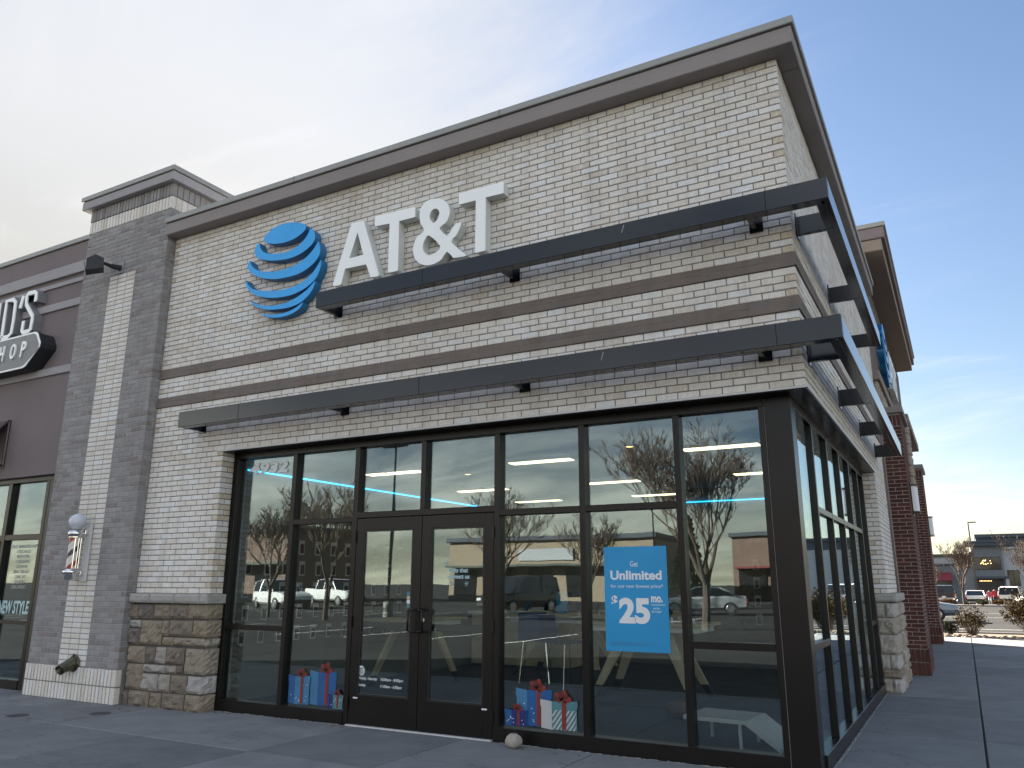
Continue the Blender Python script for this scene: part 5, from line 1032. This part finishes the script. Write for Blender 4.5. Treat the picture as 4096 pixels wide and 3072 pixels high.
car('suv', 'paint_white', (4.75, 83.0, zg(83)), R(82), 'white SUV seen from behind near the two people in red')
car('suv', 'paint_white', (5.75, 58.0, zg(58)), R(118), 'white SUV above the leafy bush at the right edge')
car('sedan', 'paint_blue', (-1.75, 36.0, zg(36)), R(0), 'blue-grey car nosing out behind the second red pier')
# parked in the lot opposite the store (they show as reflections in its glass)
car('suv', 'paint_white', (-37.8, -31.5, -0.13), R(20), 'white SUV in the lot, reflected in the left window')
car('pickup', 'paint_white', (-40.3, -39.5, -0.13), R(15), 'white pickup in the lot, reflected beside the doors')
car('sedan', 'paint_silver', (-11.3, -35.5, -0.13), R(165), 'silver car in the lot, reflected right of the poster')
car('van', 'paint_black', (-21.0, -33.0, -0.13), R(100), 'dark van in the lot, reflected right of the doors')
car('suv', 'paint_red', (-6.3, -40.0, -0.13), R(90), 'red SUV in the lot, reflected behind the bare tree')
car('sedan', 'paint_yellow', (-33.0, -55.0, -0.13), R(0), 'yellow car far off in the reflected lot')

# ------------------------------------------------------------------ trees and shrubs
def grow(rnd, p, d, length, rad, depth, segs, spread, up, tips, minr=0.004):
    n = 3 if depth > 1 else 2; pts = [Vector(p)]; dd = Vector(d)
    for i in range(n):
        dd = (dd + Vector((rnd.uniform(-1, 1), rnd.uniform(-1, 1), rnd.uniform(-.5, 1) * up)) * 0.16).normalized(); pts.append(pts[-1] + dd * length / n)
    for i in range(n): segs.append((pts[i], pts[i + 1], max(minr, rad * (1 - 0.4 * i / n)), max(minr * .7, rad * (1 - 0.4 * (i + 1) / n)), depth))
    if depth == 0: tips.append((pts[-1], dd)); return
    k = 3 if depth > 3 else rnd.choice((3, 4))
    for j in range(k):
        at = pts[rnd.choice((1, 2, n))] if n > 2 and j else pts[-1]
        ax = Vector((rnd.uniform(-1, 1), rnd.uniform(-1, 1), rnd.uniform(-.3, .6))).normalized(); nd = (dd + ax * spread + Vector((0, 0, up * 0.35))).normalized()
        grow(rnd, at, nd, length * rnd.uniform(0.62, 0.82), rad * 0.55, depth - 1, segs, spread, up, tips, minr)
def bare_tree(seed, height, spread=0.75, up=0.5, depth=5, trunk=0.16, leaves=None, leaf_z=(0, 99), nleaf=0, leafmat='leaf_brown', lab='', name='bare_tree', loc=(0, 0, 0), minr=0.008, group='bare trees'):
    rnd = random.Random(seed); segs = []; tips = []
    base = height * 0.24; tr = [(Vector((0, 0, 0)), Vector((0.02, 0.01, base)), trunk, trunk * .8, 9)]
    for j in range(4): grow(rnd, (0.02, 0.01, base * (0.8 + 0.07 * j)), (math.cos(j * 1.7) * spread * .6, math.sin(j * 1.7) * spread * .6, 1.0), height * 0.27, trunk * 0.6, depth - 1, segs, spread, up, tips, minr)
    t = empty(name, loc, 0, lab, 'tree', group)
    m = MB()
    for a, b, r0, r1, d in tr + [s for s in segs if s[4] >= depth - 1]: m.tube(a, b, r0, r1, 7, caps=False)
    m.build('trunk', 'bark', t)
    m = MB()
    for a, b, r0, r1, d in segs:
        if d < depth - 1: m.tube(a, b, r0, r1, 3, caps=False)
    m.build('crown', 'twig', t)
    if nleaf:
        m = MB()
        for i in range(nleaf):
            p, d = rnd.choice(tips)
            for _ in range(20):
                if leaf_z[0] < p.z < leaf_z[1]: break
                p, d = rnd.choice(tips)
            leaf(m, p + Vector((rnd.gauss(0, .08), rnd.gauss(0, .08), rnd.gauss(0, .1))), rnd, 0.07)
        m.build('leaves', leafmat, t)
    return t
def leaf(m, p, rnd, s):
    u = Vector((rnd.uniform(-1, 1), rnd.uniform(-1, 1), rnd.uniform(-1, 1))).normalized(); v = u.cross(Vector((rnd.uniform(-1, 1), rnd.uniform(-1, 1), rnd.uniform(-1, 1)))).normalized(); s *= rnd.uniform(.6, 1.2)
    m.add([tuple(p), tuple(p + u * s * .5 + v * s * .35), tuple(p + u * s), tuple(p + u * s * .5 - v * s * .35)], [(0, 1, 2, 3)], rnd.random())
# along the far side, seen directly
bare_tree(21, 5.6, 0.5, 0.85, 6, 0.11, nleaf=2400, leaf_z=(1.0, 2.9), lab='slim bare tree with rusty leaves low down, by the lamp post', loc=(0.75, 79.0, zg(78) + .1), minr=0.012, group='far trees')
bare_tree(22, 5.9, 0.6, 0.7, 6, 0.11, nleaf=900, leaf_z=(1.0, 4.0), lab='bare tree cut by the right picture edge before the grey building', loc=(6.2, 79.0, zg(78) + .1), minr=0.012, group='far trees')
bare_tree(23, 4.6, 0.55, 0.8, 4, 0.08, nleaf=120, lab='small bare tree beside the farther red pier', loc=(-1.7, 78.6, zg(78) + .1), minr=0.012, group='far trees')
# in the lot behind the camera, seen in the glass
bare_tree(31, 6.9, 0.66, 0.6, 7, 0.15, minr=0.009, lab='large bare tree reflected in the right window', loc=(-7.2, -21.5, -0.13), group='reflected trees')
bare_tree(32, 5.6, 0.62, 0.6, 6, 0.12, lab='bare tree reflected in the left window', loc=(-28.5, -21.5, -0.13), minr=0.012, group='reflected trees')
bare_tree(33, 6.0, 0.62, 0.6, 6, 0.13, lab='bare tree reflected beside the left door', loc=(-24.0, -20.5, -0.13), minr=0.012, group='reflected trees')
bare_tree(34, 6.6, 0.65, 0.6, 6, 0.14, lab='wide bare tree reflected in the right door', loc=(-20.3, -29.5, -0.13), minr=0.010, group='reflected trees')
bare_tree(35, 5.8, 0.6, 0.65, 6, 0.12, lab='bare tree reflected left of the poster', loc=(-20.5, -42.0, -0.13), minr=0.012, group='reflected trees')
def conifer(loc, h, lab):
    t = empty('conifer_tree', loc, 0, lab, 'tree', 'reflected trees'); m = MB(); m.tube((0, 0, 0), (0, 0, h), 0.14, 0.02, 7); m.build('trunk', 'bark', t); m = MB(); rn = random.Random(9)
    for i in range(2600):
        z = rn.uniform(0.12, 1.0) ** 0.8; r = (1 - z) * h * 0.28 * rn.uniform(0.35, 1.05) + 0.05; a = rn.uniform(0, 6.283); leaf(m, Vector((r * math.cos(a), r * math.sin(a), z * h)), rn, 0.35)
    m.build('crown', 'leaf_dark', t)
conifer((-17.0, -52.0, -0.13), 6.5, 'dark conifer reflected above the blue poster')
def shrub(loc, h, w, n_stem, n_leaf, mat, lab, seed, ls=0.05, low=0.25, dome=False):
    rn = random.Random(seed); s = empty('shrub', loc, 0, lab, 'shrub', 'shrubs in the planting bed'); m = MB(); lf = MB()
    ends = []
    for i in range(n_stem):
        a = rn.uniform(0, 6.283); rr2 = w * 0.5 * math.sqrt(rn.random()); tip = Vector((rr2 * math.cos(a), rr2 * math.sin(a), h * rn.uniform(0.55, 1.0) * (1 - 0.35 * (rr2 / (w * .5)) ** 2))); b0 = Vector((rn.uniform(-.06, .06) * (w if dome else 1), rn.uniform(-.06, .06) * (w if dome else 1), 0)); mid = b0.lerp(tip, 0.55) + Vector((rn.gauss(0, .03), rn.gauss(0, .03), 0.04))
        m.tube(b0, mid, 0.007, 0.005, 3, caps=False); m.tube(mid, tip, 0.005, 0.003, 3, caps=False); ends.append((b0, mid, tip))
        for q in range(2):
            t0 = mid.lerp(tip, rn.random()); t1 = t0 + Vector((rn.gauss(0, .09), rn.gauss(0, .09), rn.uniform(0, .14))); m.tube(t0, t1, 0.0035, 0.002, 3, caps=False); ends.append((mid, t0, t1))
    for i in range(n_leaf):
        b0, mid, tip = rn.choice(ends); t = rn.uniform(low, 1.0); p = mid.lerp(tip, t) + Vector((rn.gauss(0, .03), rn.gauss(0, .03), rn.gauss(0, .03))); leaf(lf, p, rn, ls)
    m.build('stems', 'twig', s); lf.build('foliage', mat, s)
    return s
shrub((1.02, 20.55, -0.03), 0.98, 0.95, 90, 900, 'leaf_olive', 'sparse dry shrub standing over the pavement joint', 61, 0.06)
shrub((2.55, 20.7, -0.03), 1.5, 1.5, 220, 6500, 'leaf_olive', 'dense brown-leaved shrub at the right picture edge', 62, 0.065, 0.0, True)
shrub((0.42, 20.9, -0.03), 0.42, 0.55, 70, 1600, 'leaf_dark', 'low dark green shrub beside the farther red pier', 63, 0.045, 0.0, True)
for i, (x, mt, lab) in enumerate(((2.2, 'leaf_green', 'low grey-green shrub on the far verge left of the people'), (3.4, 'leaf_brown', 'low brown shrub on the far verge in front of the people'), (-0.6, 'leaf_brown', 'small reddish shrub on the far verge behind the blue-grey car'))):
    shrub((x, 78.0, zg(78) + .1), 0.55, 1.3, 50, 700, mt, lab, 70 + i, 0.1, 0.0, True)
# cobbles in the bed
pbm = MB(); rn = random.Random(12)
for i in range(420):
    x = rn.uniform(-0.1, 6.0); y = 20.08 + abs(rn.gauss(0, 0.45)); r = rn.uniform(0.03, 0.095)
    if y > 22.5: continue
    pbm.sphere((x, y, -0.03 + r * 0.35), r, 8, 5, rn.random(), sc=(rn.uniform(.8, 1.4), rn.uniform(.8, 1.3), rn.uniform(.5, .8)))
pbm.build('cobbles', 'pebble', smooth=True, kind='stuff', label='tan cobbles along the end of the pavement', cat='cobbles')

# ------------------------------------------------------------------ light poles
def light_pole(loc, h, heads, lab, rz=0.0):
    p = empty('light_pole', loc, rz, lab, 'light pole', 'lot light poles'); m = MB(); m.tube((0, 0, 0), (0, 0, h), 0.085, 0.06, 8); m.build('pole', 'shade_metal', p); m = MB(); m.tube((0, 0, 0), (0, 0, 0.7), 0.25, n=12); m.build('footing', 'kerb', p)
    for s in heads: m = MB(); m.cbox(min(0.05 * s, 0.75 * s), max(0.05 * s, 0.75 * s), -0.16, 0.16, h - 0.08, h + 0.04, 0.02); m.build('lamp_head', 'shade_metal', p)
light_pole((2.05, 92.0, zg(92)), 8.6, (1,), 'dark light pole in front of the far grey building')
light_pole((-23.6, -24.5, -0.13), 8.4, (-1, 1), 'two-headed light pole reflected above the left door'); light_pole((-17.0, -44.5, -0.13), 6.6, (-1, 1), 'two-headed light pole reflected above the poster'); light_pole((-36.0, -68.0, -0.13), 6.2, (1,), 'light pole far off in the reflected lot')

# ------------------------------------------------------------------ far buildings
def bld(name, loc, lab): return empty(name, loc, 0, lab, 'building')
def bp2(par, name, mat, x0, x1, y0, y1, z0, z1, ch=0.0): m = MB(); m.cbox(x0, x1, y0, y1, z0, z1, ch) if ch else m.box(x0, x1, y0, y1, z0, z1); return m.build(name, mat, par)
YB = 118.0; gz = zg(YB)
gbld = bld('grey_store', (0, YB, 0), 'two-storey grey store with stepped dark cornices across the lot')
bp2(gbld, 'wall', 'wall_cool', 2.2, 5.75, 0.0, 20, gz, 6.45); bp2(gbld, 'wall', 'wall_white', 5.75, 30, 0.6, 20, gz, 6.3)
bp2(gbld, 'cornice', 'wall_slate', 1.45, 6.4, -0.7, 2, 6.42, 7.08, 0.05); bp2(gbld, 'cornice_lip', 'wall_slate', 1.4, 6.45, -0.8, 2, 6.85, 7.1, 0.03); bp2(gbld, 'parapet', 'wall_slate', 2.95, 30, 0.8, 10, 6.3, 7.55, 0.04); bp2(gbld, 'parapet_cap', 'wall_slate', 2.85, 30, 0.5, 10, 7.55, 8.03, 0.04); bp2(gbld, 'white_band', 'wall_white', 5.8, 8.6, 0.2, 1, 6.05, 6.22)
bp2(gbld, 'canopy', 'wall_slate', 2.3, 6.15, -1.4, 0.2, 2.17, 2.5, 0.03); bp2(gbld, 'entrance_recess', 'black_plastic', 2.5, 5.5, -0.05, 0.3, gz, 2.1); bp2(gbld, 'column', 'wall_white', 5.72, 6.1, -1.3, -0.9, gz, 2.17)
for (x0, x1, z0, z1, nx) in ((2.3, 5.48, 3.36, 5.02, 3),):
    fr = bp2(gbld, 'window', 'bronze', x0, x1, -0.06, 0.1, z0, z1)
    for i in range(nx): a = x0 + 0.05 + (x1 - x0 - .05) / nx * i; bp2(fr, 'pane', 'car_glass', a, a + (x1 - x0 - .05) / nx - 0.05, -0.09, -0.065, z0 + 0.06, z1 - 0.06)
fr = bp2(gbld, 'window', 'bronze', 6.1, 7.4, 0.5, 0.7, gz + 1.0, 3.3)
for i in range(2): bp2(fr, 'pane', 'car_glass', 6.16 + i * 0.62, 6.72 + i * 0.62, 0.46, 0.495, gz + 1.06, 3.24)
rnl = random.Random(4); m = MB()
for k in range(16):
    x = rnl.choice((3.35, 3.85, 4.42)) + rnl.gauss(0, 0.11); m.sphere((x, -0.12, rnl.uniform(4.05, 4.6)), 0.055, 8, 5)
m.build('window_lights', 'bulb_warm', gbld, kind='stuff')
m = MB()
for k in range(9): m.box(2.75 + k * 0.16, 2.84 + k * 0.16, -1.1, -1.05, 1.86, 1.94)
m.build('entrance_lights', 'bulb_warm', gbld, kind='stuff')
m = MB(); m.path([(5.0, 3, 8.0), (5.0, 3, 8.55), (4.9, 3, 8.7), (4.75, 3, 8.66)], 0.05, 6); m.build('roof_vent_pipe', 'rim', gbld)
lb2 = bld('white_store', (0, YB + 3, 0), 'low white store with a red awning left of the grey store')
bp2(lb2, 'wall', 'wall_white', -30, 2.2, 0.0, 18, gz, 5.15); bp2(lb2, 'roof_edge', 'trim_green', -30, 2.22, -0.3, 18, 5.15, 5.55, 0.03); bp2(lb2, 'front_block', 'wall_cool', -30, 0.2, -1.2, 0, gz, 4.0); bp2(lb2, 'front_cornice', 'wall_slate', -30, 0.32, -1.5, 0, 4.0, 4.22, 0.03); bp2(lb2, 'white_strip', 'wall_white', 0.25, 2.18, -0.15, 0, 3.7, 3.8)
m = MB(); m.add([(-9, -1.25, 3.05), (-0.45, -1.25, 3.05), (-0.35, -3.0, 1.95), (-9, -3.0, 1.95), (-9, -1.25, 1.95), (-0.45, -1.25, 1.95)], [(0, 1, 2, 3), (3, 2, 5, 4), (1, 5, 2), (0, 3, 4), (0, 4, 5, 1)]); m.build('awning', 'awning_red', lb2)
bp2(lb2, 'shop_window', 'car_glass', -9, -0.5, -1.25, -1.19, gz + 0.3, 1.9)
# shops across the lot behind the camera
for k, (x, y, w, h, mt, lab) in enumerate(((-34.0, -62.0, 22.0, 5.6, 'wall_tan', 'tan shop across the lot, reflected beside the doors'), (-8.0, -78.0, 24.0, 6.4, 'wall_brick', 'brick shop across the lot, reflected right of the poster'), (-62.0, -44.0, 26.0, 6.0, 'wall_brick', 'brick shop across the lot, reflected in the left window'))):
    s = bld('far_shop', (x, y, -0.13), lab); bp2(s, 'wall', mt, -w / 2, w / 2, -9, 0, 0, h); bp2(s, 'cornice', 'wall_slate', -w / 2 - .3, w / 2 + .3, -9.3, 0.35, h, h + 0.45, 0.05); bp2(s, 'sign_panel', 'wall_white', -3.0, 3.0, 0, 0.12, h - 1.9, h - 0.8)
    n_ = int(w // 4)
    for i in range(n_): a = -w / 2 + 0.7 + i * (w - 1.0) / n_; f_ = bp2(s, 'window', 'bronze', a, a + 2.6, 0, 0.08, 0.4, 3.0); bp2(f_, 'pane', 'car_glass', a + 0.08, a + 2.52, 0.085, 0.1, 0.48, 2.92)
    bp2(s, 'awning', 'awning_red' if k == 1 else 'trim_green', -w / 2 + 0.4, w / 2 - 0.4, 0.1, 1.3, 3.15, 3.35)

# ------------------------------------------------------------------ people at the far entrance
def person(loc, rz, jacket, trousers, lab, h=1.7, hairm='hair'):
    me = bpy.data.meshes.new('body_cage'); k = h / 1.72
    V_ = [(0, 0, 0.95), (0, 0, 1.18), (0, 0, 1.40), (0, 0, 1.50), (0, 0.01, 1.63), (0.19, 0, 1.41), (0.25, 0.02, 1.14), (0.25, 0.10, 0.92), (-0.19, 0, 1.41), (-0.25, 0.02, 1.14), (-0.24, 0.12, 0.94), (0.10, 0, 0.88), (0.11, 0.03, 0.48), (0.12, -0.02, 0.08), (0.13, 0.11, 0.04), (-0.10, 0, 0.88), (-0.12, -0.06, 0.48), (-0.12, -0.10, 0.08), (-0.13, 0.03, 0.04)]
    E_ = [(0, 1), (1, 2), (2, 3), (3, 4), (2, 5), (5, 6), (6, 7), (2, 8), (8, 9), (9, 10), (0, 11), (11, 12), (12, 13), (13, 14), (0, 15), (15, 16), (16, 17), (17, 18)]
    rad = [.16, .16, .17, .065, .10, .075, .06, .04, .075, .06, .04, .11, .075, .05, .045, .11, .075, .05, .045]
    me.from_pydata([tuple(c * k for c in v) for v in V_], E_, []); o = bpy.data.objects.new('cage', me); COL.objects.link(o)
    o.modifiers.new('s', 'SKIN'); 
    for i, sv_ in enumerate(me.skin_vertices[0].data): sv_.radius = (rad[i] * k, rad[i] * k * (0.72 if i < 3 else 1)); sv_.use_root = i == 0
    o.modifiers.new('d', 'SUBSURF').levels = 1; bpy.context.view_layer.update()
    m2 = bpy.data.meshes.new_from_object(o.evaluated_get(bpy.context.evaluated_depsgraph_get())); bpy.data.objects.remove(o); m2.name = 'person'
    m2.materials.clear()
    for q in (jacket, trousers, 'skin', hairm, 'sign_dark'): m2.materials.append(MATS[q])
    for p in m2.polygons:
        z = p.center.z / k; p.use_smooth = True
        p.material_index = 3 if z > 1.64 or (z > 1.52 and p.center.y < -0.02) else (2 if z > 1.46 else (1 if (z < 0.86 and abs(p.center.x) < 0.21 * k) else 0))
        if z < 0.09: p.material_index = 4
        if z < 1.0 and abs(p.center.x) > 0.215 * k: p.material_index = 2
    b = bpy.data.objects.new('person', m2); link(b); b.location = loc; b.rotation_euler = (0, 0, rz); tag(b, lab, 'person', 'people at the far entrance'); return b
person((3.42, 106.0, zg(106)), R(5), 'cloth_coral', 'cloth_white', 'person in a coral jacket and white trousers walking to the entrance'); person((4.0, 107.0, zg(107)), R(-8), 'cloth_red', 'cloth_dark', 'person in a dark red jacket at the far entrance', 1.85); person((2.95, 109.0, zg(109)), R(160), 'cloth_dark', 'cloth_dark', 'person in dark clothes by the far doors', 1.75)
